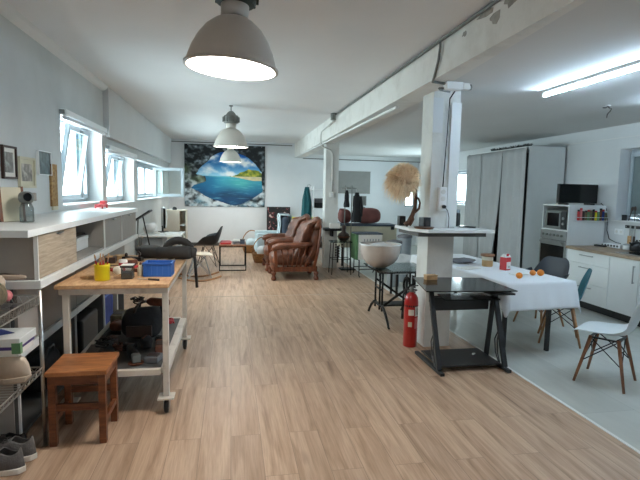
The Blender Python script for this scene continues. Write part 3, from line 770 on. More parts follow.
MB().box(-.04, .04, -.04, .04, .097, .103).build('lid', M['paper'], r)
r = thing('plastic_crate', 'small blue plastic tray on the workbench corner', 'crate', (-.535, 3.75, zt), -.06)
b = MB().box(-.10, .10, -.07, .07, 0, .006)
for (a, c, d, e) in ((-.10, .10, -.07, -.064), (-.10, .10, .064, .07), (-.10, -.094, -.064, .064), (.094, .10, -.064, .064)): b.box(a, c, d, e, .006, .095)
b.build('tray_body', M['blue'], r)
b = MB()
for (a, c, d, e) in ((-.106, .106, -.076, -.063), (-.106, .106, .063, .076), (-.106, -.093, -.063, .063), (.093, .106, -.063, .063)): b.box(a, c, d, e, .088, .104)
b.build('rim', M['blue'], r, bevel=.002)
b = MB()
for k in range(5): b.box(-.085+k*.04, -.08+k*.04, -.073, -.07, .01, .088)
b.build('rib', M['blue'], r)
r = thing('chisel', 'dark handled chisel lying by the near bench edge', 'tool', (-.56, 3.535, zt+.008), 1.25)
MB().cyl((0, -.06, 0), (0, .02, 0), .008, .007, 10).build('handle', M['browndk'], r, smooth=True)
MB().bar((0, .02, 0), (0, .10, 0), .012, .003).build('blade', M['steel'], r)
r = thing('glue_bottle', 'small cream bottle standing beside the blue tray', 'bottle', (-.665, 3.73, zt))
MB().lathe([(.02, 0), (.022, .004), (.022, .06), (.012, .075), (.012, .085)], 16).build('bottle_body', M['cream'], r, smooth=True)
MB().lathe([(.010, .085), (.006, .10), (.001, .105)], 12).build('cap', M['rust'], r, smooth=True)
tools = [('pliers', 'pair of rust coloured pliers on the workbench behind the cup', (-.95, 4.02), .7), ('pliers', 'dark open pliers lying near the middle of the workbench', (-.74, 4.15), -.9)]
for nm, l, (x, y), a in tools:
    r = thing(nm, l, 'tool', (x, y, zt), a)
    for s in (-1, 1):
        MB().tube([(s*.030, -.12, .008), (s*.028, -.06, .008), (s*.006, 0, .008)], .007, 8).build('grip', M['redp'], r, smooth=True)
        MB().bar((s*.004, 0, .008), (s*.006, .06, .008), .009, .008).build('jaw', M['iron'], r)
    MB().cyl((0, 0, 0.001), (0, 0, .016), .009, seg=12).build('pivot', M['iron'], r)
for (x, y, sx_, sy_, sz, a, m, l) in ((-.86, 4.34, .05, .07, .04, .4, 'rust', 'rust brown wooden block on the bench near the far pliers'), (-1.04, 4.42, .05, .06, .05, .1, 'browndk', 'dark wooden block on the bench by the side cabinets'),
        (-.62, 3.98, .03, .06, .03, .6, 'rawwood', 'pale wooden block behind the blue tray'), (-.70, 3.93, .03, .05, .028, -.5, 'rust', 'small reddish block beside the tilted white can'),
        (-.50, 4.02, .03, .05, .03, .2, 'greydoor', 'grey sanding block lying before the dark tube'), (-1.0, 3.72, .03, .1, .018, -.3, 'rawwood', 'thin pale wood offcut behind the yellow cup')):
    r = thing('wooden_block', l, 'block', (x, y, zt), a)
    MB().box(-sx_, sx_, -sy_, sy_, 0, sz).build('block', M[m], r, bevel=.004)
    MB().box(-sx_*.5, sx_*.5, -sy_*.9, sy_*.9, sz, sz+.003).build('worn_top', M['rawwood'], r)
simple('sanding_sheet', 'tan sheet of sandpaper curling on the far half of the workbench', 'paper', MB().grid(lambda u, v: (-.13+.26*u, -.11+.22*v, .004+.02*(2*u-1)**2), 10, 2), M['kraft'], (-.62, 4.36, zt), .1, solid=.002, smooth=True)
for i, (x, y, a, m, l) in enumerate(((-1.02, 4.05, .5, 'redp', 'red handled screwdriver lying near the wall cabinets on the bench'), (-.88, 4.18, 1.9, 'blackp', 'black handled screwdriver behind the tilted white can'), (-.63, 4.12, -.9, 'rust', 'rust handled file lying behind the blue tray'), (-1.06, 4.22, .1, 'rawwood', 'wooden handled awl by the wall cabinets near the far block'))):
    r = thing('screwdriver' if i < 2 else ('file', 'awl')[i-2], l, 'tool', (x, y, zt+.013), a)
    MB().lathe([(.005, -.10), (.012, -.095), (.012, -.03), (.008, .0)], 12, T(rx=-PI/2)).build('handle', M[m], r, smooth=True)
    MB().cyl((0, 0, 0), (0, .11, 0), .004, .003, 8).build('shaft', M['iron'], r)
r = thing('tape_roll', 'roll of brown tape lying on the bench beside the dark plane', 'tape', (-.985, 4.60, zt))
MB().lathe([(.035, 0), (.055, 0), (.055, .04), (.035, .04), (.035, 0)], 26, cap=False).build('tape', M['kraft'], r)
MB().lathe([(.030, .001), (.0345, .001), (.0345, .039), (.030, .039), (.030, .001)], 26, cap=False).build('core', M['cream'], r)
r = thing('paint_tin', 'small white tin with a red band beside the pliers on the bench', 'tin', (-.86, 4.08, zt))
MB().lathe([(.03, 0), (.033, .003), (.033, .07), (.03, .073)], 20).build('tin_body', M['paper'], r, smooth=True)
MB().lathe([(.0335, .02), (.0335, .05)], 20, cap=False).build('band', M['redp'], r, smooth=True)
r = thing('hand_plane', 'dark hand plane standing on the workbench beside the sandpaper', 'tool', (-.87, 4.52, zt), 1.3)
MB().box(-.025, .025, -.09, .09, 0, .035).build('plane_body', M['iron'], r, bevel=.003)
MB().ell((0, .06, .05), (.014, .014, .02), 12).build('knob', M['browndk'], r, smooth=True)
MB().tube([(0, -.06, .03), (0, -.07, .065), (0, -.05, .085)], .011, 8).build('handle', M['browndk'], r, smooth=True)
# long dark tube at the far end with a hanging rod, and the hoop behind it
r = thing('padded_tube', 'long charcoal tube lying across the far end of the workbench', 'tube', (-.555, 4.585, zt+.062))
X = T(ry=PI/2)
MB().lathe([(.001, -.25), (.045, -.25), (.054, -.235), (.054, -.02), (.061, -.01), (.062, .16), (.055, .19), (.048, .19)], 24, X).build('tube_body', M['padded'], r, smooth=True)
MB().lathe([(.048, .19), (.05, .20), (.04, .225), (.03, .235), (.001, .236)], 20, X).build('end_cap', M['padded'], r, smooth=True)
MB().cyl((.215, 0, .035), (.240, 0, -.33), .0135, seg=12).lathe([(.02, .0), (.026, .01), (.026, .035), (.018, .045)], 14, T((.215, 0, .0))).build('rod', M['blackp'], r, smooth=True)
MB().lathe([(.0555, -.12), (.0575, -.11), (.0575, -.09), (.0555, -.08)], 24, X, cap=False).build('strap', M['black'], r, smooth=True)
r = thing('padded_hoop', 'charcoal padded hoop standing behind the long dark tube', 'hoop', (-.50, 4.775, zt))
pts = [(.135*math.cos(t), 0, .021+.135*math.sin(t)) for t in [PI*k/18*1.0 for k in range(19)]]
MB().tube(pts, [.022+.016*math.sin(PI*k/18) for k in range(19)], 12).build('hoop', M['padded'], r, smooth=True)
MB().box(.10, .165, -.03, .03, 0, .02).build('pad', M['blackp'], r, bevel=.004)
MB().box(-.165, -.10, -.03, .03, 0, .02).build('pad', M['blackp'], r, bevel=.004)
r = thing('white_bowl', 'white bowl tipped on its side inside the charcoal hoop', 'bowl', (-.50, 4.775, zt+.064))
MB().lathe([(.02, -.035), (.045, -.02), (.062, .02), (.063, .022), (.059, .022), (.042, -.015), (.001, -.026)], 24, T((0,0,.0), rx=1.35) @ Matrix.Scale(.74,4)).build('bowl_body', M['white'], r, smooth=True)
MB().lathe([(.061, .02), (.0645, .022), (.061, .025)], 24, T((0,0,.0), rx=1.35) @ Matrix.Scale(.74,4), cap=False).build('rim', M['chrome'], r, smooth=True)

# clutter on the lower shelf
zs = .321
r = thing('angle_grinder', 'dark angle grinder lying on the lower bench shelf', 'tool', (-.72, 3.68, zs+.045), .35)
MB().lathe([(.028, -.14), (.034, -.10), (.036, .06), (.03, .08)], 16, T(rx=PI/2)).build('grinder_body', M['blackp'], r, smooth=True)
MB().lathe([(.001, -.006), (.055, -.006), (.055, .0), (.001, .002)], 20, T((0, -.12, -.032))).build('disc', M['rust'], r)
MB().box(-.03, .03, -.15, -.09, -.03, .03).build('gear_head', M['dullsteel'], r, bevel=.008)
r = thing('power_drill', 'dark red power drill on top of the lower shelf pile', 'tool', (-.62, 4.22, zs+.305), 1.2)
MB().lathe([(.03, -.1), (.035, -.06), (.035, .06), (.02, .09)], 16, T(rx=-PI/2)).build('drill_body', M['rust'], r, smooth=True)
MB().cyl((0, .09, 0), (0, .13, 0), .015, .011, 10).build('chuck', M['steel'], r)
MB().bar((0, -.05, -.02), (0, -.08, -.13), .03, .045).build('handle', M['blackp'], r)
r = thing('tool_bag', 'large dark tool bag slumped on the lower bench shelf', 'bag', (-.74, 4.24, zs))
MB().ell((0, 0, .135), (.16, .20, .115), 26, e=.55, e2=.6).rough(.016, 8, 7).build('bag_body', M['darkcloth'], r, smooth=True)
MB().tube([(-.05, -.12, .235), (-.04, -.08, .28), (-.04, .08, .28), (-.05, .12, .235)], .012, 8).build('handle', M['browndk'], r, smooth=True)
MB().box(-.10, .10, -.212, -.185, .06, .15).build('pocket', M['browndk'], r, bevel=.004)
for i, (x, y, sx_, sy_, sz, a, m, l) in enumerate((( -1.02, 3.71, .045, .21, .05, .05, 'browndk', 'long dark plank on the lower bench shelf beside the base units'), (-.84, 3.55, .035, .06, .07, .2, 'blackp', 'black box at the near end of the lower bench shelf'),
        (-1.02, 4.62, .05, .12, .12, 0, 'khaki', 'olive box at the far left of the lower bench shelf'), (-.545, 3.86, .04, .10, .06, .1, 'rust', 'rust red metal block near the bench wheel side'), (-.565, 3.62, .05, .06, .045, -.2, 'greycloth', 'grey tin on the near end of the lower shelf'))):
    r = thing('shelf_box', l, 'box', (x, y, zs), a)
    MB().box(-sx_, sx_, -sy_, sy_, 0, sz).build('box_body', M[m], r, bevel=.005)
    MB().box(-sx_*.8, sx_*.8, -sy_*.5, sy_*.5, sz, sz+.004).build('lid', M['browndk'], r)
def coil(name, label, loc, R, m, turns=4, seed=0, group=None, tail=None):
    r = random.Random(seed); pts = []
    for k in range(turns*16+1):
        t = 2*PI*k/16; q = R*(1+.12*math.sin(t*.37+seed)+.05*r.random())
        pts.append((q*math.cos(t), q*math.sin(t)*.8, .008+.011*k/16+.004*math.sin(3*t)))
    if tail: pts += [tuple(Vector(p)-Vector(loc)) for p in tail]
    return simple(name, label, 'cable', MB().tube(pts, .006, 6), m, loc, smooth=True, group=group)
coil('cable_coil', 'black coiled cable lying at the near end of the lower bench shelf', (-.78, 3.87, zs), .045, M['black'], 5, 1)
coil('cable_coil', 'red cable hanging off the lower shelf beside the rear bench wheel', (-.60, 4.62, zs), .06, M['redp'], 4, 2,
     [(-.50, 4.5, .40), (-.415, 4.45, .38), (-.39, 4.35, .25), (-.36, 4.3, .12), (-.37, 4.15, .02)])
coil('cable_coil', 'black cable drooping over the lower shelf rail onto the floor', (-.57, 4.07, zs), .045, M['black'], 4, 3,
     [(-.50, 4.08, .42), (-.41, 4.05, .37), (-.385, 4.0, .22), (-.33, 4.02, .10), (-.31, 3.9, .008), (-.30, 3.8, .008)])
for i, (x, y, rx_, ry_, h, a, m, l) in enumerate(((-.93, 3.99, .05, .06, .07, .2, 'browndk', 'dark brown leather apron bundled on the lower bench shelf'), (-.66, 3.90, .045, .08, .09, .3, 'darkcloth', 'black rag heap before the tool bag on the lower shelf'), (-.99, 4.40, .05, .08, .09, 0, 'rust', 'rust brown sack slumped beside the tool bag'), (-.80, 4.62, .08, .08, .10, 0, 'browndk', 'dark brown pouch behind the tool bag on the lower shelf'))):
    r = thing('work_cloth', l, 'cloth', (x, y, zs), a)
    MB().ell((0, 0, h*.5+.012), (rx_, ry_, h*.5), 22, e=.7, e2=.7).rough(.012, 16, i+2).build('cloth', M[m], r, smooth=True)
    MB().tube([(-rx_*.7, -ry_*.3, h+.006), (0, ry_*.2, h+.016), (rx_*.7, ry_*.5, h+.0)], .006, 6).build('strap', M['rust'], r, smooth=True)
for i, (x, y, z, R_, m, l) in enumerate(((-.78, 4.22, .285, .06, 'browndk', 'dark brown lead tangled on top of the tool bag'), (-.93, 3.74, .075, .07, 'black', 'black lead tangled over the dark plank on the lower shelf'), (-.865, 3.86, .0, .04, 'rust', 'rust coloured lead coiled between plank and angle grinder'))):
    lr = random.Random(40+i); pts = []
    for k in range(44):
        t = k*.62; q = R_*(.45+.55*lr.random())
        pts.append((q*math.cos(t), q*math.sin(t)*1.1, .008+.045*(k/44)+.02*lr.random()))
    simple('tangled_lead', l, 'cable', MB().tube(pts, .0055, 6), M[m], (x, y, zs+z), smooth=True)
r = thing('wooden_clamp', 'dark clamp with a wooden grip on the lower bench shelf', 'tool', (-1.045, 4.19, zs), -.15)
MB().bar((0, -.14, .02), (0, .14, .02), .012, .03).bar((0, .13, .02), (.09, .13, .02), .012, .03).bar((0, -.05, .02), (.09, -.05, .02), .012, .03).build('clamp_bar', M['iron'], r)
MB().cyl((.07, -.17, .02), (.07, -.09, .02), .014, seg=10).build('handle', M['rust'], r)

# ================================================================== FAR LEFT CORNER
r = thing('work_desk', 'pale desk covered in papers below the open casement window', 'desk', (-1.25, 9.3, 0))
MB().box(-.37, .36, -.42, .42, .72, .75).build('desktop', M['white'], r, bevel=.004)
for x in (-.34, .33):
    for y in (-.39, .39): MB().box(x-.02, x+.02, y-.02, y+.02, 0, .72).build('leg', M['dullsteel'], r)
d = MB().box(-.31, .02, -.36, .36, .12, .70).build('drawer_unit', M['bluegrey'], r)
for z in (.16, .34, .52): MB().box(.02, .032, -.34, .34, z, z+.16).build('drawer', M['bluegrey'], d)
for i, (x, y, s, a) in enumerate(((-1.05, 9.02, .12, .3), (-1.12, 9.35, .11, -.4), (-1.42, 9.25, .13, .1))):
    l = ('loose white sheets at the near corner of the desk', 'stack of white sheets in the middle of the desk', 'pile of white sheets at the wall side of the desk')[i]
    r = thing('paper_stack', l, 'paper', (x, y, .751), a)
    MB().box(-s, s, -s*.75, s*.75, 0, .012).build('sheets', M['paper'], r)
    MB().box(-s*.9, s*1.05, -s*.7, s*.8, .0125, .016, T(rz=.2)).build('top_sheet', M['white'], r)
r = thing('crumpled_cloth', 'crumpled pale cloth heaped on the near edge of the desk', 'cloth', (-1.43, 9.02, .79))
MB().ell((0, 0, .085), (.13, .11, .085), 24, e=.8).rough(.035, 14, 6).build('cloth', M['sheet'], r, smooth=True)
r = thing('drawing_screen', 'tilted black drawing screen on a strut near the window', 'screen', (-1.50, 8.55, 0))
MB().bar((-.12, 0, 1.02), (.16, 0, 1.21), .30, .03, up=(0,.0,1)).build('screen', M['blackp'], r, bevel=.004)
MB().bar((.03, 0, 1.10), (.13, .0, .62), .02).build('strut', M['black'], r)
MB().bar((-.05, 0, 1.05), (-.10, 0, .02), .025).build('post', M['dullsteel'], r)
MB().box(-.15, .25, -.15, .15, 0, .02).build('foot', M['black'], r)
MB().bar((.13, 0, .62), (-.09, 0, .5), .02).build('brace', M['black'], r)
r = thing('computer_monitor', 'black monitor with pale edge seen side-on at the back of the desk', 'monitor', (-1.28, 9.60, .751), .25)
MB().box(-.02, .02, -.18, .18, .08, .46).build('screen', M['blackgloss'], r, bevel=.006)
MB().tube([(.025, -.18, .1), (.045, -.17, .3), (.03, -.14, .44), (.0, -.06, .475)], .012, 8).build('edge', M['white'], r, smooth=True)
MB().box(-.03, .0, -.03, .03, .012, .12).build('neck', M['blackp'], r)
MB().box(-.09, .09, -.12, .12, 0, .012).build('foot', M['blackp'], r, bevel=.003)
r = thing('swivel_stool', 'black swivel stool in front of the paper covered desk', 'stool', (-1.3, 8.02, 0))
MB().ell((0, 0, .62), (.20, .20, .05), 24, e=.6).build('seat', M['padded'], r, smooth=True)
MB().cyl((0, 0, .08), (0, 0, .60), .03, .03, 14).lathe([(.10, .56), (.03, .44)], 16).build('column', M['black'], r, smooth=True)
for k in range(5):
    t = 2*PI*k/5
    MB().bar((0, 0, .09), (.24*math.cos(t), .24*math.sin(t), .055), .03, .03).ell((.24*math.cos(t), .24*math.sin(t), .028), (.026, .026, .026), 10).build('leg', M['black'], r)
r = thing('file_cabinet', 'light grey cabinet with an open side shelf in the far corner', 'cabinet', (-1.20, 11.0, 0))
b = MB().box(-.23, .10, -.2, .2, 0, 1.12).box(.10, .23, -.2, .2, 0, .02).box(.10, .23, .18, .2, .02, 1.12).box(.10, .23, -.2, .2, 1.10, 1.12).box(.218, .23, -.2, .18, .02, 1.10)
b.build('cabinet_body', M['creamshell'], r)
for z in (.35, .78): MB().box(.10, .218, -.2, .18, z, z+.02).build('shelf', M['white'], r)
simple('knit_hat', 'small black knit hat lying on top of the light grey corner cabinet', 'hat', MB().lathe([(.045, .0), (.05, .03), (.03, .06), (.001, .065)], 16), M['blackp'], (-1.22, 10.95, 1.121), smooth=True)

# ================================================================== SHELL CHAIRS   (local forward is +y)
def shell_mesh(kind):
    if kind == 'side':   # y, z, half width, side curl
        P = [(.235,.425,.175,.0),(.20,.447,.205,.004),(.12,.446,.222,.016),(.02,.436,.23,.03),(-.08,.432,.228,.045),(-.15,.446,.222,.06),(-.19,.49,.215,.06),(-.215,.56,.21,.055),(-.24,.65,.20,.045),(-.262,.74,.18,.03),(-.275,.80,.145,.018),(-.28,.822,.10,.01)]
    else:                # armchair with rolled arms
        P = [(.25,.42,.19,.0),(.22,.437,.235,.02),(.15,.435,.28,.10),(.06,.43,.30,.19),(-.03,.425,.305,.225),(-.11,.43,.30,.235),(-.165,.455,.29,.225),(-.20,.51,.28,.18),(-.225,.58,.265,.13),(-.25,.66,.25,.08),(-.27,.74,.225,.045),(-.285,.80,.185,.02),(-.29,.83,.13,.01)]
    n = len(P); NV = 14
    def fn(u, v):
        f = u*(n-1); i = min(int(f), n-2); t = f-i
        y, z, w, c = [P[i][k]*(1-t)+P[i+1][k]*t for k in range(4)]
        s = 2*v-1; a = abs(s)
        back = max(0, min(1, (u-.5)/.22))
        lift = c*a**2.4
        return (w*s*(1-.06*a*a), y+lift*back*.75, z+lift*(1-back*.8))
    return MB().grid(fn, (n-1)*2, NV)
def dowel_legs(r, m, zt=.425, fx=.205, fy=.20):
    for i in (-1, 1):
        for j in (-1, 1):
            MB().cyl((i*fx, j*fy-.01, 0), (i*fx*.55, j*fy*.55-.01, zt-.02), .011, .017, 12).build('leg', m, r, smooth=True)
    b = MB()
    for i in (-1, 1):
        b.cyl((i*fx*.80, -fy*.80-.01, .185), (i*fx*.56, fy*.56-.01, zt-.035), .005, seg=6); b.cyl((i*fx*.80, fy*.80-.01, .185), (i*fx*.56, -fy*.56-.01, zt-.035), .005, seg=6)
        b.cyl((-fx*.80, i*fy*.80-.01, .185), (fx*.56, i*fy*.56-.01, zt-.035), .005, seg=6); b.cyl((fx*.80, i*fy*.80-.01, .185), (-fx*.56, i*fy*.56-.01, zt-.035), .005, seg=6)
        b.bar((i*fx*.57, -fy*.57-.01, zt-.03), (i*fx*.57, fy*.57-.01, zt-.03), .02, .012); b.bar((-fx*.57, i*fy*.57-.01, zt-.03), (fx*.57, i*fy*.57-.01, zt-.03), .02, .012)
    b.build('wire_brace', M['black'], r)
def wire_legs(r, m, zt=.42, fx=.22, fy=.2, rock=False):
    for i in (-1, 1):
        for j in (-1, 1): MB().cyl((i*fx, j*fy, .045 if rock else 0), (i*fx*.45, j*fy*.45, zt-.01), .006, seg=8).build('leg', m, r)
    b = MB()
    for i in (-1, 1):
        b.cyl((i*fx, -fy, .05 if rock else .012), (i*fx*.45, fy*.45, zt-.02), .004, seg=6); b.cyl((i*fx, fy, .05 if rock else .012), (i*fx*.45, -fy*.45, zt-.02), .004, seg=6)
        b.cyl((-fx*.9, i*fy*.9, .09), (fx*.45, i*fy*.45, zt-.02), .004, seg=6); b.cyl((fx*.9, i*fy*.9, .09), (-fx*.45, i*fy*.45, zt-.02), .004, seg=6)
    b.build('wire_brace', m, r)
    if rock:
        for i in (-1, 1):
            MB().tube([(i*fx, .36*(2*k/12-1), .018+.12*(2*k/12-1)**2*.6) for k in range(13)], .016, 8).build('rocker', M['legwood'], r, smooth=True)
def shell_chair(label, loc, rz, kind, m, base, **kw):
    r = thing('shell_chair', label, 'chair', loc, rz)
    shell_mesh(kind).build('seat_shell', m, r, smooth=True, solid=.008, sub=1)
    if base == 'dowel': dowel_legs(r, kw.get('legm', M['legdark']), fy=kw.get('fy', .20))
    else: wire_legs(r, M[kw.get('wm', 'black')], rock=(base == 'rock'))
    return r
shell_chair('white moulded shell chair on wooden dowel legs with black wire bracing', (3.205, 3.55, 0), .62, 'side', M['whiteshell'], 'dowel', legm=M['legdark'], fy=.19)
shell_chair('teal shell chair tucked against the white tablecloth', (3.56, 4.64, 0), .98, 'side', M['teal'], 'dowel', legm=M['legwood'])
shell_chair('dark navy shell armchair beyond the dining table near the oven', (3.76, 5.28, 0), 1.85, 'arm', M['navy'], 'dowel', legm=M['legwood'])
shell_chair('black shell armchair on wire legs before the white far wall', (-.47, 10.2, 0), 1.45, 'arm', M['blackshell'], 'wire')
shell_chair('cream rocking shell chair behind the far end of the workbench', (-.55, 8.60, 0), -1.45, 'side', M['creamshell'], 'rock', wm='steel')

# ================================================================== LEATHER ARMCHAIRS  (forward +y)
def armchair(label, loc, rz):
    r = thing('leather_armchair', label, 'armchair', loc, rz, 'brown leather armchairs in the far sitting area')
    b = MB()
    for s in (-1, 1): b.bar((s*.36, -.34, .20), (s*.36, .42, .20), .06, .09)
    b.bar((-.36, .40, .20), (.36, .40, .20), .05, .10).bar((-.36, -.34, .20), (.36, -.34, .20), .05, .10)
    b.build('base_frame', M['carved'], r, bevel=.012)
    for s in (-1, 1):
        for y in (-.34, .42): MB().lathe([(.02, 0), (.042, .01), (.05, .04), (.035, .07), (.028, .085), (.045, .12), (.045, .155)], 18, c=(s*.36, y, 0)).build('foot', M['carved'], r, smooth=True)
    MB().ell((0, .07, .36), (.33, .40, .13), 28, e=.55, e2=.45).build('seat_cushion', M['leather'], r, smooth=True)
    # tall winged back with tufted face and rolled top
    def fn(u, v):
        z = .40+.66*u; s = 2*v-1
        w = .37-.02*math.cos(u*PI)*.6-.03*max(0, u-.75)*4*.4
        y = -.24-.16*u+.26*abs(s)**3.0*(1-.25*u)
        tuft = .022*abs(math.sin(u*PI*3.5))*abs(math.cos(s*PI*2.0))
        if u > .86: y -= .06*((u-.86)/.14)**2; z -= .012*((u-.86)/.14)**2
        z += -.05*abs(s)**4*u
        return (w*s, y+tuft+.03, z)
    MB().grid(fn, 34, 26).build('backrest', M['leather'], r, smooth=True, solid=.05)
    MB().ell((0, -.30, .66), (.345, .115, .36), 26, T(rx=.16) @ T((0, .09, .03)), e=.6, e2=.6).build('back_bolster', M['leather'], r, smooth=True)
    MB().tube([(-.33, -.34, .93), (-.22, -.40, 1.02), (0, -.41, 1.05), (.22, -.40, 1.02), (.33, -.34, .93)], [.045, .065, .075, .065, .045], 14).build('top_roll', M['leather'], r, smooth=True)
    for s in (-1, 1):
        MB().tube([(s*.37, -.26, .66), (s*.39, -.1, .635), (s*.40, .15, .625), (s*.40, .33, .615), (s*.40, .42, .585), (s*.395, .44, .54)], [.035, .05, .058, .062, .058, .035], 12).build('armrest', M['leather'], r, smooth=True)
        sp = MB().bar((s*.385, .38, .245), (s*.39, .40, .56), .05, .06).build('side_post', M['carved'], r, bevel=.01)
        for k in range(6):
            y = -.26+.11*k
            MB().tube([(s*.375, y*.7+.05, .245), (s*.38, y*.8+.02, .40), (s*.392, y*1.02, .585)], .016, 6).build('side_slat', M['carved'], r, smooth=True)
        MB().tube([(s*.37, -.30, .22), (s*.375, -.36, .5), (s*.36, -.40, .8), (s*.33, -.42, .98)], [.03, .026, .022, .018], 8).build('back_post', M['carved'], r, smooth=True)
    MB().box(-.32, .32, .425, .44, .16, .24).build('carved_apron', M['carved'], r, bevel=.006)
    return r
armchair('nearer brown leather armchair with carved wooden side slats', (1.16, 8.78, 0), PI/2)
a2 = dup(bpy.data.objects['leather_armchair'], (1.12, 9.80, 0), PI/2+.02, 'second brown leather armchair standing behind the nearer one')

# draped chair, leaning canvas, bookcase
r = thing('draped_chair', 'easy chair beyond the leather armchairs covered by a pale blue throw', 'armchair', (.93, 11.5, 0), PI/2)
MB().box(-.36, .36, -.36, .38, .12, .40).build('seat', M['throw'], r, bevel=.05)
MB().box(-.36, .36, -.40, -.24, .40, .98).build('backrest', M['slatecloth'], r, bevel=.06)
for s in (-1, 1): MB().box(s*.37-.07, s*.37+.07, -.36, .36, .12, .60).build('armrest', M['throw'], r, bevel=.04)
for s in (-1, 1):
    for y in (-.32, .32): MB().box(s*.33-.025, s*.33+.025, y-.025, y+.025, 0, .12).build('leg', M['carved'], r)
b = MB()
def fn(u, v):
    s = 2*v-1; x = .28*s
    L = u*1.25
    if L < .52: y, z = -.20+.012*math.sin(v*14), 1.01-(.52-L)
    elif L < .74: y, z = -.20-(L-.52), 1.02+.015*math.sin(v*9)
    else: y, z = -.45-.012*math.sin(v*11), 1.02-(L-.74)
    return (x, y+.012*math.sin(u*17+v*7), z-.012*abs(s)**3)
th = thing('throw_blanket', 'pale blue throw with dark stripes hung over the easy chair back', 'blanket', (.93, 11.5, 0), PI/2)
MB().grid(fn, 26, 20).build('throw_cloth', M['throw'], th, smooth=True, solid=.02)
for a, c in ((.20, .34), (.62, .80)):
    def fs(u, v):
        q = fn(u, a+(c-a)*v+.10*u); U = u*1.25
        return (q[0], q[1]+(.014 if U < .52 else (-.014 if U > .74 else 0)), q[2]+(.014 if .5 < U < .76 else 0))
    MB().grid(fs, 26, 4).build('stripe', M['slatecloth'], th, smooth=True, solid=.004)
r = thing('shoulder_bag', 'slate blue bag leaning on the throw covered easy chair', 'bag', (1.35, 10.95, 0))
MB().ell((0, 0, .36), (.13, .10, .36), 20, e=.5, e2=.6).rough(.015, 7, 3).build('bag_body', M['slatecloth'], r, smooth=True)
MB().tube([(-.09, 0, .66), (-.05, 0, .88), (.05, 0, .88), (.09, 0, .66)], .012, 8).build('strap', M['darkcloth'], r, smooth=True)
def abstract_mat():
    m, nt, b = newmat('dark_abstract')
    tc = N(nt, 'ShaderNodeTexCoord'); n = N(nt, 'ShaderNodeTexNoise', Scale=7.0, Detail=2.0, Distortion=2.5)
    nt.links.new(tc.outputs['Object'], n.inputs['Vector'])
    nt.links.new(ramp(nt, n.outputs['Fac'], [(.42, lin((26,28,30))), (.58, lin((44,40,42))), (.63, lin((150,44,52))), (.70, lin((206,196,190)))]), b.inputs['Base Color'])
    return m
r = thing('leaning_canvas', 'dark canvas with red and white strokes leaning on the far wall', 'painting', (1.32, 13.62, 0))
X = T(rx=-.06)
MB().box(-.31, .31, -.02, .0, .38, 1.10, X).build('canvas', abstract_mat(), r)
b = MB().box(-.33, -.31, -.025, .01, .36, 1.12, X).box(.31, .33, -.025, .01, .36, 1.12, X).box(-.31, .31, -.025, .01, 1.10, 1.12, X).box(-.31, .31, -.025, .01, .36, .38, X)
b.build('frame', M['blackp'], r)
MB().bar((-.25, -.02, .37), (-.25, -.12, .0), .03).build('leg', M['carved'], r)
MB().bar((.25, -.02, .37), (.25, -.12, .0), .03).build('leg', M['carved'], r)
r = thing('low_bookcase', 'low white bookcase behind the armchairs topped with yellow boxes', 'bookcase', (1.86, 12.6, 0))
b = MB().box(-.34, -.32, -.15, .15, 0, .82).box(.32, .34, -.15, .15, 0, .82).box(-.32, .32, .14, .15, 0, .82).box(-.32, .32, -.15, .14, .80, .82).box(-.32, .32, -.15, .14, .02, .04)
b.build('carcass', M['cream'], r)
for z in (.28, .54): MB().box(-.32, .32, -.15, .14, z, z+.02).build('shelf', M['cream'], r)
for i, (x, w_, h, m, l) in enumerate(((-.20, .10, .07, 'yellow', 'yellow box at the armchair end of the low bookcase top'), (.02, .09, .05, 'khaki', 'olive box in the middle of the low bookcase top'), (.22, .09, .08, 'yellow', 'yellow box at the rack end of the low bookcase top'))):
    r = thing('carton', l, 'box', (1.86+x, 12.58, .821))
    MB().box(-w_, w_, -.09, .09, 0, h).build('carton_body', M[m], r)
    MB().box(-w_-.003, w_+.003, -.093, .093, h*.7, h+.003).build('lid', M['blackp'] if i == 1 else M[m], r)

# metal clothes rack, robe and what hangs there
r = thing('metal_rack', 'white metal shelf rack standing before the far pillar', 'rack', (2.05, 11.1, 0))
for x in (-.19, .19):
    for y in (-.16, .16): MB().cyl((x, y, 0), (x, y, 1.70), .016, seg=8).build('post', M['pvc'], r)
for z in (.25, .72, 1.18, 1.62): MB().box(-.20, .20, -.17, .17, z, z+.02).build('shelf', M['pvc'], r)
r = thing('robe', 'dark teal robe hanging at the side of the white metal rack', 'robe', (1.72, 11.05, 0))
def fn(u, v):
    z = 1.68-.86*u; t = 2*PI*v; w_ = .05+.045*min(1, u*3)+.02*u
    return (w_*math.cos(t)*(1+.25*math.sin(5*t)*u), (w_*1.1)*math.sin(t)*(1+.2*math.sin(4*t)), z)
MB().grid(fn, 14, 30).build('robe_body', M['tealcloth'], r, smooth=True)
MB().tube([(.0, -.09, 1.60), (.04, -.11, 1.3), (.03, -.11, 1.05)], .035, 8).build('sleeve', M['tealcloth'], r, smooth=True)
MB().tube([(0, 0, 1.67), (.02, 0, 1.73), (.06, 0, 1.74), (.10, 0, 1.70)], .006, 6).build('hanger_hook', M['steel'], r)
for i, (z, h, m, l) in enumerate(((.741, .2, 'slatecloth', 'slate cloth stack on the white metal rack middle shelf'), (1.201, .22, 'darkcloth', 'dark folded cloth on the upper shelf of the white metal rack'), (.271, .25, 'browndk', 'brown box on the lowest shelf of the white metal rack'))):
    r = thing('folded_cloth' if i < 2 else 'brown_box', l, 'cloth' if i < 2 else 'box', (2.05, 11.1, z))
    MB().box(-.15, .15, -.13, .13, 0, h*.55).build('lower_fold', M[m], r, bevel=.02)
    MB().box(-.14, .14, -.12, .12, h*.55, h).build('upper_fold', M['greycloth'], r, bevel=.02)

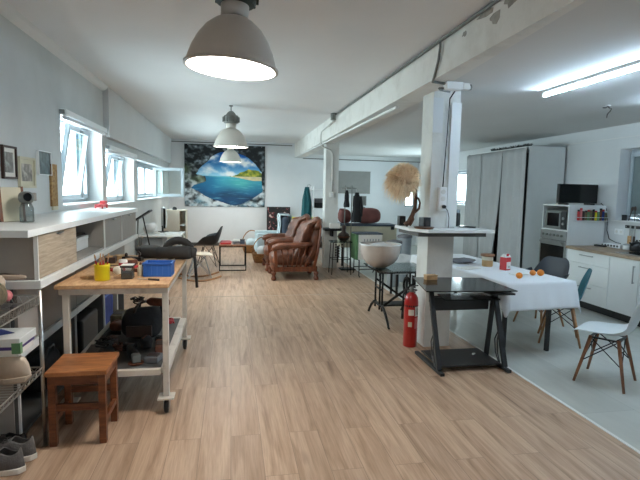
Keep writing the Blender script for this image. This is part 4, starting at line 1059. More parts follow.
# coffee table and its things
r = thing('coffee_table', 'square coffee table on dark thin metal loops beside the baskets', 'table', (.03, 9.82, 0))
b = MB().box(-.265, .265, -.345, .345, .485, .512); b.build('tabletop', M['legdark'], r, bevel=.003)
for y in (-.32, .32):
    b = MB().box(-.262, -.244, y-.009, y+.009, 0, .484).box(.244, .262, y-.009, y+.009, 0, .484).box(-.244, .244, y-.009, y+.009, 0, .018).box(-.244, .244, y-.009, y+.009, .466, .484)
    b.build('leg_loop', M['iron'], r)
for i, (x, y, sx_, sy_, h, m, l, a) in enumerate(((-.11, 9.64, .10, .07, .035, 'redp', 'red covered book on the near edge of the coffee table', .1), (.10, 9.68, .06, .05, .05, 'greycloth', 'grey tin beside the red book on the coffee table', .4),
      (.14, 9.95, .10, .08, .06, 'paper', 'stack of white magazines on the far half of the coffee table', -.2), (.22, 9.70, .045, .05, .09, 'slatecloth', 'dark blue box at the basket side of the coffee table', 0), (-.10, 9.97, .09, .1, .03, 'pink', 'pale red folder lying at the back of the coffee table', .2))):
    r = thing('book' if i in (0, 4) else 'table_box', l, 'book' if i in (0, 4) else 'box', (x, y, .513), a)
    MB().box(-sx_, sx_, -sy_, sy_, 0, h*.85).build('body', M[m], r)
    MB().box(-sx_-.003, sx_+.003, -sy_-.003, sy_+.003, h*.85, h).build('cover', M['browndk'] if i in (1, 3) else M[m], r)
def basket(label, loc, rz, inside):
    r = thing('wicker_basket', label, 'basket', loc, rz, 'wicker baskets with hoop handles')
    MB().lathe([(.001, 0), (.20, 0), (.235, .10), (.25, .20), (.255, .205), (.24, .20), (.225, .10), (.19, .015), (.001, .012)], 28).build('basket_body', M['wicker'], r, smooth=True)
    MB().tube([(.25*math.cos(t), 0, .19+.37*math.sin(t)) for t in [PI*k/20 for k in range(21)]], .012, 8).build('hoop_handle', M['wicker'], r, smooth=True)
    MB().tube([(.25*math.cos(t), .25*math.sin(t), .20) for t in [2*PI*k/28 for k in range(28)]], .013, 8, closed=True).build('rim', M['wicker'], r, smooth=True)
    return r
basket('wicker basket with tall hoop handle beside the leather armchair', (.70, 10.62, 0), .15, None)
basket('second wicker hoop basket further back near the far wall', (.52, 12.32, 0), .0, None)
for (x, y, m, l) in ((.70, 10.62, 'sheet', 'white cloth bundled in the nearer wicker basket'), (.52, 12.32, 'throw', 'pale cloth bundled in the farther wicker basket')):
    simple('cloth_bundle', l, 'cloth', MB().ell((0, 0, .20), (.15, .15, .13), 22, e=.8).rough(.02, 9, x), M[m], (x, y, .03), smooth=True)

# ================================================================== CAVE PICTURE ON THE FAR WALL
def cave_picture():
    W, H = 2.19, 1.70; nu, nv = 260, 200
    def fb(x, y, s=0, o=5):
        v = 0; a = .5; f = 1
        for k in range(o):
            v += a*noise.noise(Vector((x*f, y*f, s+k*7.3))); a *= .5; f *= 2.1
        return v
    def mix(a, b, t): t = max(0, min(1, t)); return tuple(p*(1-t)+q*t for p, q in zip(a, b))
    def ss(a, b, x):
        t = max(0, min(1, (x-a)/(b-a))); return t*t*(3-2*t)
    def colour(u, v):     # v downwards
        n1 = fb(u*5, v*5, 1); n2 = fb(u*13, v*13, 2, 6); n3 = fb(u*4, v*4, 9)
        top = .10+.33*(abs(u-.56)/.40)**2.2+.06*n1
        top = max(top, .12+max(0, .34-u)*1.2+.06*n1)
        left = .13+.06*n1-.045*ss(.62, .72, v)+.14*ss(.47, .52, v)*(1-ss(.58, .66, v))
        bot = .975-.25*(max(0, .57-u)/.47)**1.2-.22*(max(0, u-.62)/.34)**1.6+.04*n1
        right = .965+.03*n1
        d = min(v-top, u-left, bot-v, right-u)
        if d < 0:
            g = .42+1.7*n2+.5*n1
            t = g-.30*(1-ss(.35, .6, v))-.22*ss(.55, .8, u)*(1-ss(.5, .75, v))+.36*ss(.55, .78, v)*(1-.5*ss(.5, .9, u))+.14*(1-ss(.0, .25, u))
            c = mix((14, 19, 22), (196, 208, 214), t)
            c = mix(c, (86, 104, 66), (1-ss(.2, .34, u))*ss(.25, .4, v)*(1-ss(.52, .66, v))*max(0, .3+2*n3))
            c = mix(c, (26, 92, 124), ss(.72, .9, v)*max(0, fb(u*9, v*9, 22))*1.3)
            return mix(c, (10, 14, 18), .5*ss(-.03, 0, d)*(1-ss(.5, .7, v)))
        hz = .505
        if v < hz:
            c = mix((150, 208, 232), (8, 84, 164), (hz-v)/.30+.1*n1)
            cl = fb(u*4.5+3, v*6.5, 4)*1.9-.05+.42*math.exp(-((u-.33)/.09)**2-((v-.34)/.12)**2)+.55*math.exp(-((u-.70)/.17)**2-((v-.30)/.10)**2)+.25*math.exp(-((v-.47)/.04)**2)
            c = mix(c, (238, 240, 242), cl*1.5)
            lim = .505-.115*ss(.56, .80, u)*(1-.6*ss(.88, 1.0, u))-.035*n2
            if v > lim and u > .55: c = mix((64, 96, 28), (222, 206, 76), .42+1.6*n2-(v-.45)*2)
            return c
        sh = .512+.06*ss(.56, .9, u)+.012*n1
        if u > .57 and v < sh: return mix((226, 210, 160), (180, 176, 150), .4+n2)
        q = (v-hz)/.45
        c = mix((66, 168, 190), (4, 58, 98), q*1.25+.3*n3)
        c = mix(c, (4, 88, 140), .55*(1-ss(.30, .52, u)))
        c = mix(c, (78, 178, 172), .8*math.exp(-((u-.70)/.16)**2-((v-.60)/.10)**2)+.15*n1)
        c = mix(c, (10, 34, 54), max(0, fb(u*3, v*9, 12)+.15)*1.2*ss(.3, .8, q))
        return mix(c, (160, 218, 226), max(0, fb(u*6, v*40, 5)-.12)*1.2)
    bm = bmesh.new(); lay = bm.verts.layers.float_color.new('picture')
    V = []
    for i in range(nu+1):
        row = []
        for j in range(nv+1):
            u, v = i/nu, j/nv
            p = bm.verts.new(((u-.5)*W, -.004-.006*math.sin(u*9)*math.sin(PI*v), (0.5-v)*H))
            p[lay] = lin(colour(u, v)); row.append(p)
        V.append(row)
    for i in range(nu):
        for j in range(nv): bm.faces.new((V[i][j], V[i][j+1], V[i+1][j+1], V[i+1][j]))
    me = bpy.data.meshes.new('picture_cloth'); bm.to_mesh(me); bm.free()
    m, nt, b = newmat('cave_lagoon_print')
    at = N(nt, 'ShaderNodeAttribute', attribute_name='picture'); nt.links.new(at.outputs['Color'], b.inputs['Base Color'])
    b.inputs['Roughness'].default_value = .75
    me.materials.append(m)
    r = thing('wall_tapestry', 'large printed wall hanging of a blue lagoon seen through a cave mouth', 'wall hanging', (-.165, YF-.028, 1.952))
    o = bpy.data.objects.new('picture_cloth', me); COL.objects.link(o); o.parent = r
    MB().box(-W/2-.004, W/2+.004, .002, .014, -H/2-.004, H/2+.004).build('backing', M['blackp'], r)
    for x in (-1.0, -.35, .35, 1.0): MB().cyl((x, -.02, H/2-.02), (x, .0, H/2-.02), .012, seg=8).build('hanging_clip', M['steel'], r)
cave_picture()

# ================================================================== PILLAR: SHELF, CONDUITS, LAMP, EXTINGUISHER
r = thing('pillar_shelf', 'white shelf board wrapped around the near concrete pillar', 'shelf', (0, 0, 0))
z0, z1 = 1.215, 1.245
MB().prism([(1.76, 4.58), (1.86, 4.34), (2.57, 4.36), (2.57, 4.585), (1.76, 4.585)], z0, z1).build('front_board', M['white'], r, bevel=.003)
MB().box(1.76, PX0-.002, 4.586, 5.02, z0, z1).build('side_board', M['white'], r)
MB().box(PX1+.002, 2.57, 4.586, 5.02, z0, z1).build('side_board', M['white'], r)
b = MB().box(1.80, 2.52, 4.44, 4.48, 1.172, 1.214).box(1.80, 1.84, 4.48, 5.0, 1.172, 1.214).box(2.48, 2.52, 4.48, 5.0, 1.172, 1.214)
b.build('support_batten', M['dgrey'], r)
r = thing('outlet_strip', 'white power outlet strip mounted on the near pillar above the shelf', 'outlet', (2.095, PY0, 1.545))
MB().box(-.042, .042, -.04, -.001, -.125, .115).build('outlet_body', M['pvc'], r, bevel=.006)
for z in (-.08, .0, .07): MB().cyl((0, -.046, z), (0, -.0395, z), .024, seg=18).build('socket', M['whitem'], r)
MB().cyl((.005, -.075, -.08), (.005, -.047, -.08), .018, seg=14).build('plug', M['blackp'], r)
simple('appliance_cable', 'thin black cable from the outlet strip down to the pillar shelf', 'cable', MB().tube([(2.10, 4.52, 1.462), (2.125, 4.505, 1.43), (2.15, 4.52, 1.36), (2.165, 4.55, 1.28), (2.16, 4.55, 1.2505)], .0035, 6), M['blackp'], smooth=True)
r = thing('junction_box', 'white plastic junction box with pipe ends at the top of the near pillar', 'junction box', (2.0, 4.2, 2.568))
MB().box(-.10, .06, -.04, .045, -.035, .035).build('box_body', M['pvc'], r, bevel=.008)
MB().box(.062, .13, -.03, .03, -.03, .03).build('side_box', M['whitem'], r, bevel=.006)
MB().tube([(.132, 0, .022), (.155, 0, .02), (.162, 0, 0), (.155, 0, -.02), (.132, 0, -.022)], .006, 8).build('pipe_end', M['dullsteel'], r, smooth=True)
MB().tube([(-.10, .02, -.02), (-.13, .06, -.015), (-.08, .14, -.01), (.04, .2, -.01)], .010, 8).build('pipe_end', M['dullsteel'], r, smooth=True)
simple('wall_conduit', 'grey conduit running along the top edge of the ceiling beam', 'conduit', MB().tube([(1.752, -2.5, 2.895), (1.752, 2, 2.895), (1.752, 8.1, 2.893)], .014, 8), M['dullsteel'], smooth=True)
b = MB()
for y in (2.2, 2.9, 3.6, 4.4, 5.3, 6.2, 7.2): b.box(1.735, 1.769, y-.012, y+.012, 2.874, 2.9185)
simple('drop_conduit', 'dark cable dropping from the beam conduit to the pillar junction box', 'conduit', MB().tube([(1.742, 3.98, 2.875), (1.745, 3.99, 2.83), (1.752, 4.03, 2.74), (1.752, 4.09, 2.64), (1.77, 4.18, 2.59), (1.895, 4.20, 2.585)], .012, 8), M['dullsteel'], smooth=True)
simple('pillar_cable', 'dark cable running down the near pillar face to the outlet strip', 'cable', MB().tube([(2.03, 4.26, 2.545), (2.12, 4.56, 2.53), (2.128, 4.583, 2.48), (2.12, 4.583, 2.2), (2.105, 4.58, 1.9), (2.095, 4.575, 1.665)], .006, 6), M['black'], smooth=True)
r = thing('conduit_box', 'small grey round box where the beam conduit turns down', 'junction box', (1.735, 8.2, 2.86))
MB().cyl((-.03, 0, -.06), (-.03, 0, .05), .045, seg=16).build('box_body', M['dullsteel'], r)
MB().box(-.05, .03, -.02, .06, .035, .057).build('cap', M['black'], r)
simple('far_conduit', 'pale conduit bending from the beam box down the far pillar', 'conduit', MB().tube([(1.715, 8.26, 2.79), (1.74, 9.0, 2.78), (1.75, 9.5, 2.77), (1.752, 9.6, 2.72), (1.752, 9.62, 2.56), (1.80, 9.66, 2.48), (1.98, 9.685, 2.42), (2.02, 9.685, 2.34), (2.02, 9.685, 1.58)], .014, 8), M['whitem'], smooth=True)
r = thing('light_switch', 'pale switch box at the end of the conduit on the far pillar', 'switch', (2.02, 9.70, 1.52))
MB().box(-.045, .045, -.045, -.001, -.05, .05).build('switch_body', M['whitem'], r, bevel=.006)
MB().box(-.02, .02, -.052, -.0455, -.025, .025).build('rocker', M['white'], r)

# driftwood lamp with the shaggy shade
r = thing('driftwood_lamp', 'driftwood table lamp with a shaggy straw coloured ball shade', 'lamp', (1.82, 4.74, 1.2465))
MB().tube([(-.045, 0, .018), (-.01, 0, .05), (.03, 0, .12), (.055, .01, .20), (.055, 0, .30), (.05, 0, .40), (.065, -.02, .48), (.05, -.05, .54)], [.030, .026, .022, .020, .019, .018, .017, .014], 12).rough(.006, 22, 1).build('driftwood_stem', M['drift'], r, smooth=True)
MB().tube([(.05, 0, .15), (.095, -.005, .19), (.105, 0, .25), (.085, 0, .29), (.055, 0, .31)], [.012, .012, .011, .010, .010], 10).rough(.004, 25, 3).build('driftwood_branch', M['drift'], r, smooth=True)
MB().tube([(.055, 0, .19), (.02, -.01, .13), (.03, -.02, .08), (-.01, -.03, .018)], [.012, .013, .014, .018], 10).build('driftwood_branch', M['drift'], r, smooth=True)
fr = random.Random(5); b = MB()
cx, cy, cz, R0 = -.11, -.08, .50, .118
b.ell((cx, cy, cz), (R0, R0, R0*.95), 18)
for k in range(2600):
    u = fr.uniform(-1, 1); t = fr.uniform(0, 2*PI); q = math.sqrt(1-u*u)
    d = Vector((q*math.cos(t), q*math.sin(t), u)); L = fr.uniform(.045, .10)
    p0 = Vector((cx, cy, cz))+d*R0*.95
    fall = Vector((0, 0, -1))
    side = d.cross(Vector((fr.uniform(-1, 1), fr.uniform(-1, 1), fr.uniform(-1, 1)))).normalized()
    L *= 1.0+.7*max(0, -d.x*.6-d.z*.7)
    p1 = p0+d*L*.55+side*fr.uniform(-.012, .012)+fall*L*.08
    p2 = p0+d*L*.85+side*fr.uniform(-.03, .03)+fall*L*.45
    w = side*.0030
    v = [b.b.verts.new(x) for x in (p0-w, p0+w, p1+w*.8, p1-w*.8, p2)]
    b.b.faces.new((v[0], v[1], v[2], v[3])); b.b.faces.new((v[3], v[2], v[4]))
bmesh.ops.triangulate(b.b, faces=[f for f in b.b.faces if len(f.verts) > 4])
b.build('shaggy_shade', M['fur'], r)
MB().cyl((-.01, -.04, .525), (.055, -.045, .555), .016, seg=12).build('lamp_socket', M['blackp'], r)
for (x, y, s, h, l) in ((1.895, 4.52, .042, .10, 'black cube speaker on the pillar shelf before the driftwood lamp'), (1.80, 4.93, .035, .09, 'black cube speaker on the pillar shelf behind the driftwood lamp')):
    r = thing('cube_speaker', l, 'speaker', (x, y, 1.2465), .25 if y < 4.7 else 0, 'black cube speakers on the pillar shelf')
    MB().box(-s, s, -s, s, .022 if y < 4.7 else 0, h+.012).build('speaker_body', M['blackp'], r, bevel=.004)
    MB().cyl((0, -s-.003, h*.55), (0, -s+.004, h*.55), s*.62, seg=18).build('speaker_cone', M['padded'], r)
r = thing('wooden_plate', 'flat brown wooden plate under the front black cube speaker', 'plate', (1.88, 4.50, 1.2455))
MB().lathe([(.001, 0), (.085, 0), (.10, .012), (.10, .016), (.08, .012), (.001, .012)], 26).build('plate_body', M['legdark'], r, smooth=True)
MB().lathe([(.098, .013), (.103, .016), (.098, .019)], 26, cap=False).build('rim', M['browndk'], r)
r = thing('thermos', 'black lidded bottle standing behind the pillar on the shelf', 'bottle', (2.40, 4.88, 1.2465))
MB().lathe([(.045, 0), (.048, .005), (.048, .13), (.04, .145)], 20).build('bottle_body', M['blackp'], r, smooth=True)
MB().lathe([(.04, .145), (.044, .15), (.044, .18), (.001, .182)], 20).build('lid', M['bluegrey'], r, smooth=True)
r = thing('phone', 'flat black phone lying on the kitchen end of the pillar shelf', 'phone', (2.45, 4.70, 1.2465), .9)
MB().box(-.04, .04, -.085, .085, 0, .012).build('phone_body', M['blackp'], r, bevel=.004)
MB().box(-.036, .036, -.08, .08, .012, .0135).build('phone_screen', M['blackgloss'], r)

r = thing('fire_extinguisher', 'red fire extinguisher standing on the floor by the near pillar', 'fire extinguisher', (1.845, 4.665, 0))
MB().lathe([(.066, 0), (.072, .006), (.072, .47), (.066, .52), (.045, .555), (.024, .57), (.024, .58)], 32).build('cylinder', M['red'], r, smooth=True)
MB().lathe([(.022, .57), (.028, .58), (.028, .615), (.018, .625)], 16).build('valve', M['dullsteel'], r, smooth=True)
MB().bar((0, .02, .63), (.02, -.10, .66), .022, .012).bar((0, .02, .60), (.015, -.09, .61), .02, .01).build('lever_handle', M['blackp'], r)
MB().tube([(-.02, 0, .60), (-.05, .03, .60), (-.072, .045, .54), (-.074, .045, .45), (-.074, .045, .36)], .010, 8).cyl((-.076, .045, .36), (-.076, .045, .28), .013, .015, 10).build('hose', M['blackp'], r, smooth=True)
MB().cyl((.026, -.012, .60), (.03, -.03, .60), .018, seg=14).build('gauge', M['paper'], r)
def label_patch(a0, a1, z0, z1, rr=.0728): 
    return MB().grid(lambda u, v: (rr*math.cos(a0+(a1-a0)*u), rr*math.sin(a0+(a1-a0)*u), z0+(z1-z0)*v), 10, 1)
label_patch(-1.35, -.55, .33, .43).build('label', M['paper'], r, smooth=True)
label_patch(-1.35, -.55, .20, .315).build('label', M['pink'], r, smooth=True)
label_patch(-2.3, -1.5, .34, .40).build('label', M['paper'], r, smooth=True)
label_patch(-2.3, -1.75, .22, .27).build('label', M['cream'], r, smooth=True)
b = MB()
for k in range(6): 
    zz = .345+.012*k
    g = [(-1.28, -.7), (-1.28, -.62), (-1.28, -.8)][k % 3]
    b.grid(lambda u, v: (.0732*math.cos(g[0]+(g[1]-g[0])*u), .0732*math.sin(g[0]+(g[1]-g[0])*u), zz+.004*v), 6, 1)
b.build('printed_lines', M['black'], r)
label_patch(-3.1, -.05, .425, .445, .0725).build('black_band', M['blackp'], r, smooth=True)

# ================================================================== BLACK GLASS DESK
r = thing('glass_desk', 'small black computer desk with glass top beside the pillar', 'desk', (0, 0, 0))
MB().prism([(1.665, 3.87), (2.505, 3.82), (2.515, 4.46), (1.80, 4.55)], .742, .752).build('desktop', M['blackglass'], r, bevel=.002)
MB().prism([(2.27, 3.86), (2.50, 3.845), (2.50, 4.20), (2.27, 4.22)], .705, .722).build('side_tray', M['blackp'], r)
MB().prism([(1.86, 3.90), (2.38, 3.88), (2.44, 4.16), (1.90, 4.16)], .652, .664).build('keyboard_tray', M['blackglass'], r, bevel=.002)
MB().box(1.84, 2.43, 4.165, 4.18, .50, .64).build('back_panel', M['black'], r)
for x in (1.815, 2.455):
    MB().bar((x, 3.79, .022), (x, 4.40, .022), .04, .028).build('foot_rail', M['black'], r, bevel=.004)
    MB().bar((x, 3.87, .036), (x, 4.13, .742), .03, .045, up=(1,0,0)).build('leg', M['black'], r, bevel=.003)
    if x > 2: MB().bar((x, 4.20, .036), (x, 4.125, .66), .03, .04, up=(1,0,0)).build('leg', M['black'], r, bevel=.003)
    for k in (0, 1): MB().tube([(x, 3.95+.02*k, .036), (x, 4.0+.04*k, .12), (x, 4.02+.045*k, .24), (x, 4.0+.01*k, .34)], .006, 6).build('brace_rod', M['black'], r)
MB().box(1.80, 2.47, 4.09, 4.12, .60, .64).bar((1.815, 4.06, .725), (1.815, 4.30, .725), .025).bar((2.455, 4.06, .725), (2.455, 4.25, .725), .025).build('frame_bar', M['black'], r)
MB().prism([(1.838, 3.90), (2.432, 3.90), (2.432, 4.34), (1.838, 4.34)], .045, .06).build('base_shelf', M['black'], r, bevel=.002)
r = thing('wooden_box', 'small pale wooden box on the corner of the black glass desk', 'box', (1.93, 4.40, .753), .1)
MB().box(-.06, .06, -.03, .03, 0, .036).build('box_body', M['rawwood'], r, bevel=.003)
MB().box(-.062, .062, -.032, .032, .036, .048).build('lid', M['kraft'], r, bevel=.002)
r = thing('cable_plug', 'small white plug lying on the lower shelf of the black desk', 'plug', (2.30, 4.16, .0615), .5)
MB().box(-.018, .018, -.008, .008, 0, .012).build('plug_body', M['white'], r, bevel=.004)
for y in (-.006, .006): MB().cyl((.018, y, .006), (.03, y, .006), .002, seg=6).build('pin', M['steel'], r)

# ================================================================== BOWL ON THE IRON TABLE
r = thing('iron_table', 'old iron sewing machine base with a glass top carrying the white bowl', 'table', (0, 0, 0))
MB().box(1.70, 2.385, 5.34, 6.02, .662, .674).build('glass_top', M['tableglass'], r)
b = MB().box(1.72, 2.36, 5.36, 5.38, .642, .661).box(1.72, 2.36, 5.98, 6.0, .642, .661).box(1.72, 1.74, 5.38, 5.98, .642, .661)  .box(2.34, 2.36, 5.38, 5.98, .642, .661)
b.build('top_frame', M['iron'], r)
for x in (1.82, 2.28):
    b = MB()
    for y in (5.56, 5.66, 5.84): b.cyl((x, y, .14), (x, y, .642), .013, seg=8)
    for s, yy in ((-1, 5.56), (1, 5.84)):
        b.tube([(x, yy-s*.02, .22), (x, yy+s*.06, .19), (x, yy+s*.16, .13), (x, yy+s*.25, .05), (x, yy+s*.27, .012), (x, yy+s*.30, .010)], [.016, .017, .017, .015, .014, .012], 8)
    b.bar((x, 5.54, .20), (x, 5.86, .20), .022, .03).bar((x, 5.56, .40), (x, 5.84, .40), .014, .02)
    b.build('end_frame', M['iron'], r, smooth=True)
MB().bar((1.82, 5.60, .18), (2.28, 5.60, .50), .018, .026).bar((1.82, 5.80, .50), (2.28, 5.80, .18), .018, .026).build('cross_brace', M['iron'], r)
MB().box(1.80, 2.20, 5.6, 5.8, .19, .21).build('treadle', M['iron'], r)
MB().lathe([(.10, -.012), (.12, -.012), (.12, .012), (.10, .012), (.10, -.012)], 24, T((2.19, 5.71, .42), ry=PI/2), cap=False).build('flywheel', M['iron'], r)
r = thing('large_bowl', 'large pale glazed bowl on the iron sewing table', 'bowl', (1.80, 5.64, .675))
MB().lathe([(.001, 0), (.07, 0), (.10, .012), (.168, .055), (.215, .115), (.242, .19), (.251, .27), (.254, .29), (.246, .292), (.236, .19), (.208, .12), (.16, .066), (.001, .03)], 44).build('bowl_body', M['porcelain'], r, smooth=True)
MB().lathe([(.246, .283), (.257, .288), (.257, .296), (.246, .297)], 44, cap=False).build('rim', M['white'], r, smooth=True)
simple('white_cloth', 'white cloth crumpled in the large pale bowl', 'cloth', MB().ell((0, 0, 0), (.17, .17, .075), 26, e=.8).rough(.02, 13, 2), M['sheet'], (1.80, 5.64, .90), smooth=True)

# ================================================================== DINING TABLE
TX, TY, TR = 2.915, 5.214, .081
hw, hl, zt = .385, 1.04, .745
r = thing('dining_table', 'long dining table on black legs hidden under the white cloth', 'table', (TX, TY, 0), TR)
MB().box(-hw+.006, hw-.006, -hl+.006, hl-.006, zt-.03, zt).build('tabletop', M['rawwood'], r)
for i in (-1, 1):
    for j in (-1, 1): MB().box(i*.27-.03*(i < 0)-.05*(i > 0)-.016, i*.27-.03*(i < 0)-.05*(i > 0)+.016, j*.90-.02, j*.90+.02, 0, zt-.031).build('leg', M['black'], r)
cr = random.Random(3)
def cloth(u, v):
    D = .262
    x = (2*u-1)*(hw+D); y = (2*v-1)*(hl+D)
    cxx = max(-hw, min(hw, x)); cyy = max(-hl, min(hl, y))
    ox, oy = x-cxx, y-cyy; e = math.hypot(ox, oy)
    if e < 1e-6: return (x, y, zt+.006+.0015*noise.noise(Vector((x*3, y*3, 0))))
    e2 = min(e, D*1.22)
    dx, dy = ox/e, oy/e
    s = x*3+y*3.7 if abs(dx) < .99 and abs(dy) < .99 else (y*9 if abs(dx) > .99 else x*9)
    out = .010+.035*e2/D*(1 if oy < 0 else .5)+.016*(e2/D)*(1+noise.noise(Vector((s, 1.3, 0))))
    return (cxx+dx*out, cyy+dy*out, zt+.006-max(0, e2-.004))
t = MB().grid(cloth, 66, 120).build('tablecloth', M['linen'], smooth=True, solid=.003, loc=(TX, TY, 0), rotz=TR)
tag(t, 'white tablecloth hanging over the long dining table', 'tablecloth')
zc = .7545
def orange(x, y, l, R=.036):
    r = thing('orange', l, 'fruit', (x, y, zc), rnd.random()*3, 'oranges on the white tablecloth')
    MB().ell((0, 0, R*.96), (R, R, R*.95), 22).build('peel', M['orange'], r, smooth=True)
    MB().lathe([(.001, R*1.895), (.005, R*1.90), (.003, R*1.95), (.001, R*1.96)], 8).build('stem_end', M['green'], r)
orange(2.87, 4.37, 'orange lying alone on the white cloth nearest the black desk', .033)
orange(3.20, 4.50, 'orange of the touching pair nearer the teal chair', .036)
orange(3.13, 4.53, 'orange of the touching pair nearer the red carton', .032)
r = thing('napkin', 'folded white napkin lying on the cloth between the oranges', 'napkin', (3.01, 4.60, zc), .2)
MB().box(-.09, .09, -.05, .05, 0, .006).build('lower_fold', M['paper'], r)
MB().box(-.085, .07, -.045, .045, .0065, .012).build('upper_fold', M['white'], r)
r = thing('drink_carton', 'red and white drink carton standing on the white tablecloth', 'carton', (3.035, 4.90, zc), .35)
MB().box(-.042, .042, -.042, .042, 0, .145).build('carton_body', M['redp'], r, bevel=.004)
b = MB().box(-.030, .036, -.0435, -.0425, .015, .095).box(.0425, .0435, -.03, .03, .015, .095); b.build('white_print', M['paper'], r)
MB().box(.002, .018, -.0445, -.0436, .03, .05).build('green_print', M['green'], r)
b = MB(); v = [b.b.verts.new(p) for p in ((-.042,-.042,.146),(.042,-.042,.146),(.042,.042,.146),(-.042,.042,.146),(-.042,0,.185),(.042,0,.185))]
b._quad(v, [(0,1,5,4),(2,3,4,5),(1,2,5),(3,0,4),(0,3,2,1)]); b.build('gable_top', M['paper'], r)
MB().lathe([(.014, 0), (.014, .018), (.001, .019)], 14, T((.0, -.022, .166), rx=.7)).build('screw_cap', M['redp'], r)
r = thing('jar', 'round jar with a brown wooden lid on the white tablecloth', 'jar', (2.97, 5.17, zc))
MB().lathe([(.055, 0), (.062, .006), (.062, .115), (.056, .12)], 26).build('jar_body', M['kraft'], r, smooth=True)
MB().lathe([(.0625, .075), (.0635, .08), (.0635, .112), (.0625, .116)], 26, cap=False).build('pale_band', M['cream'], r, smooth=True)
MB().lathe([(.08, .121), (.082, .124), (.082, .142), (.078, .146), (.001, .147)], 26).build('lid', M['legdark'], r, smooth=True)
simple('kitchen_towel', 'grey crumpled cloth lying on the pillar end of the white tablecloth', 'cloth', MB().ell((0, 0, .03), (.19, .13, .022), 26, e=.8).rough(.010, 16, 2), M['greycloth'], (2.80, 5.46, zc), .4, smooth=True)
simple('loose_papers', 'white papers beside the grey cloth on the dining table', 'paper', MB().box(-.11, .11, -.08, .08, 0, .006).box(-.09, .12, -.075, .07, .0065, .010, T(rz=.2)), M['paper'], (2.66, 5.03, zc), .3)

# ================================================================== WARDROBE WITH CURTAINS
r = thing('wardrobe', 'tall open fronted white wardrobe closed by grey curtains', 'wardrobe', (0, 0, 0))
wx0, wx1, wy0, wy1, wh = 4.80, 5.46, 7.24, 9.28, 2.40
MB().box(wx0, wx1, wy0, wy0+.02, 0, wh).build('side_panel', M['white'], r)
MB().box(wx0, wx1, wy1-.02, wy1, 0, wh).build('side_panel', M['white'], r)
MB().box(wx0, wx1, wy0+.02, wy1-.02, wh-.02, wh).build('top_panel', M['white'], r)
MB().box(wx1-.01, wx1, wy0+.02, wy1-.02, 0, wh-.02).build('back_panel', M['dgrey'], r)
MB().box(wx0+.02, wx1-.01, wy0+.02, wy1-.02, .9, .92).build('shelf', M['dgrey'], r)
MB().cyl((wx0-.017, wy0+.03, wh-.03), (wx0-.017, wy1, wh-.03), .010, seg=10).build('curtain_rod', M['steel'], r)
for y in (wy0+.04, wy1-.03): MB().box(wx0-.028, wx0-.0005, y-.01, y+.01, wh-.05, wh-.01).build('rod_bracket', M['steel'], r)
def curtain(y0, y1, lean0, lean1, n, label, seed):
    def fn(u, v):
        z = 2.36-2.32*v
        ya = y0+lean0*v**2; yb = y1+lean1*v**2
        y = ya+(yb-ya)*u
        return (wx0-.055-.014*math.sin(u*n*2*PI+.5*math.sin(v*3+seed))*(.6+.4*v)-.005*math.sin(u*21+seed), y, z)
    o = MB().grid(fn, 90, 24).build('curtain', M['curtain'], smooth=True, solid=.004)
    tag(o, label, 'curtain', 'grey curtains hung before the wardrobe')
curtain(7.228, 7.93, .0, .03, 3, 'grey curtain panel beside the white wardrobe end nearest the oven', 1)
curtain(7.94, 8.66, .30, .0, 3, 'middle grey curtain panel of the wardrobe pulled aside at its hem', 2)
curtain(8.68, 9.27, .0, .0, 3, 'grey curtain panel of the wardrobe furthest from the oven', 3)
b = MB(); gr = random.Random(9)
for k in range(150):
    y = 7.26+1.25*k/150; c = Vector((wx0+.03+.02*gr.random(), y, wh+.012))
    d = Vector((gr.uniform(-1, 1), gr.uniform(-1, 1), gr.uniform(.0, 1))).normalized()*.045
    if d.z < 0: d.z = -d.z
    b.bar(c, c+d, .006)
b.tube([(wx0+.04, 7.26+.1*k, wh+.011) for k in range(13)], .009, 6)
simple('tinsel_garland', 'dark spiky garland lying along the top edge of the wardrobe', 'garland', b, M['garland'])

# ================================================================== KITCHEN
r = thing('oven_tower', 'tall white unit holding the steel oven and microwave niche', 'cabinet', (0, 0, 0))
ox0, ox1, oy0, oy1 = 4.86, 5.47, 6.275, 6.88
b = MB().box(ox0, ox1, oy0, oy0+.018, .1, 1.465).box(ox0, ox1, oy1-.018, oy1, .1, 1.465).box(ox0, ox1, oy0+.018, oy1-.018, 1.445, 1.465).box(ox0, ox1, oy0+.018, oy1-.018, 1.07, 1.09)
b.box(ox1-.012, ox1, oy0+.018, oy1-.018, .1, 1.445).box(ox0, ox1, oy0+.018, oy1-.018, .10, .118)
b.build('cabinet_body', M['white'], r)
MB().box(ox0+.05, ox1, oy0+.01, oy1-.01, 0, .1).build('plinth', M['black'], r)
MB().box(ox0-.018, ox0-.001, oy0+.004, oy1-.004, .12, .46).build('drawer_front', M['white'], r, bevel=.002)
MB().bar((ox0-.04, 6.45, .41), (ox0-.04, 6.70, .41), .012).build('drawer_handle', M['steel'], r)
r = thing('oven', 'stainless steel built-in oven below the microwave', 'oven', (0, 0, 0))
MB().box(ox0, ox0+.5, oy0+.022, oy1-.022, .475, 1.064).build('oven_body', M['dgrey'], r)
MB().box(ox0-.022, ox0-.001, oy0+.006, oy1-.006, .93, 1.066).build('control_panel', M['steel'], r, bevel=.002)
MB().box(ox0-.022, ox0-.001, oy0+.006, oy1-.006, .475, .922).build('oven_door', M['steel'], r, bevel=.002)
MB().box(ox0-.025, ox0-.0225, oy0+.035, oy1-.035, .50, .85).build('door_glass', M['blackgloss'], r)
MB().bar((ox0-.055, oy0+.05, .89), (ox0-.055, oy1-.05, .89), .018, .022).build('door_handle', M['steel'], r)
for k in range(6):
    y = oy0+.09+k*.085
    MB().cyl((ox0-.042, y, 1.0), (ox0-.0225, y, 1.0), .017, seg=14).build('knob', M['dullsteel'], r)
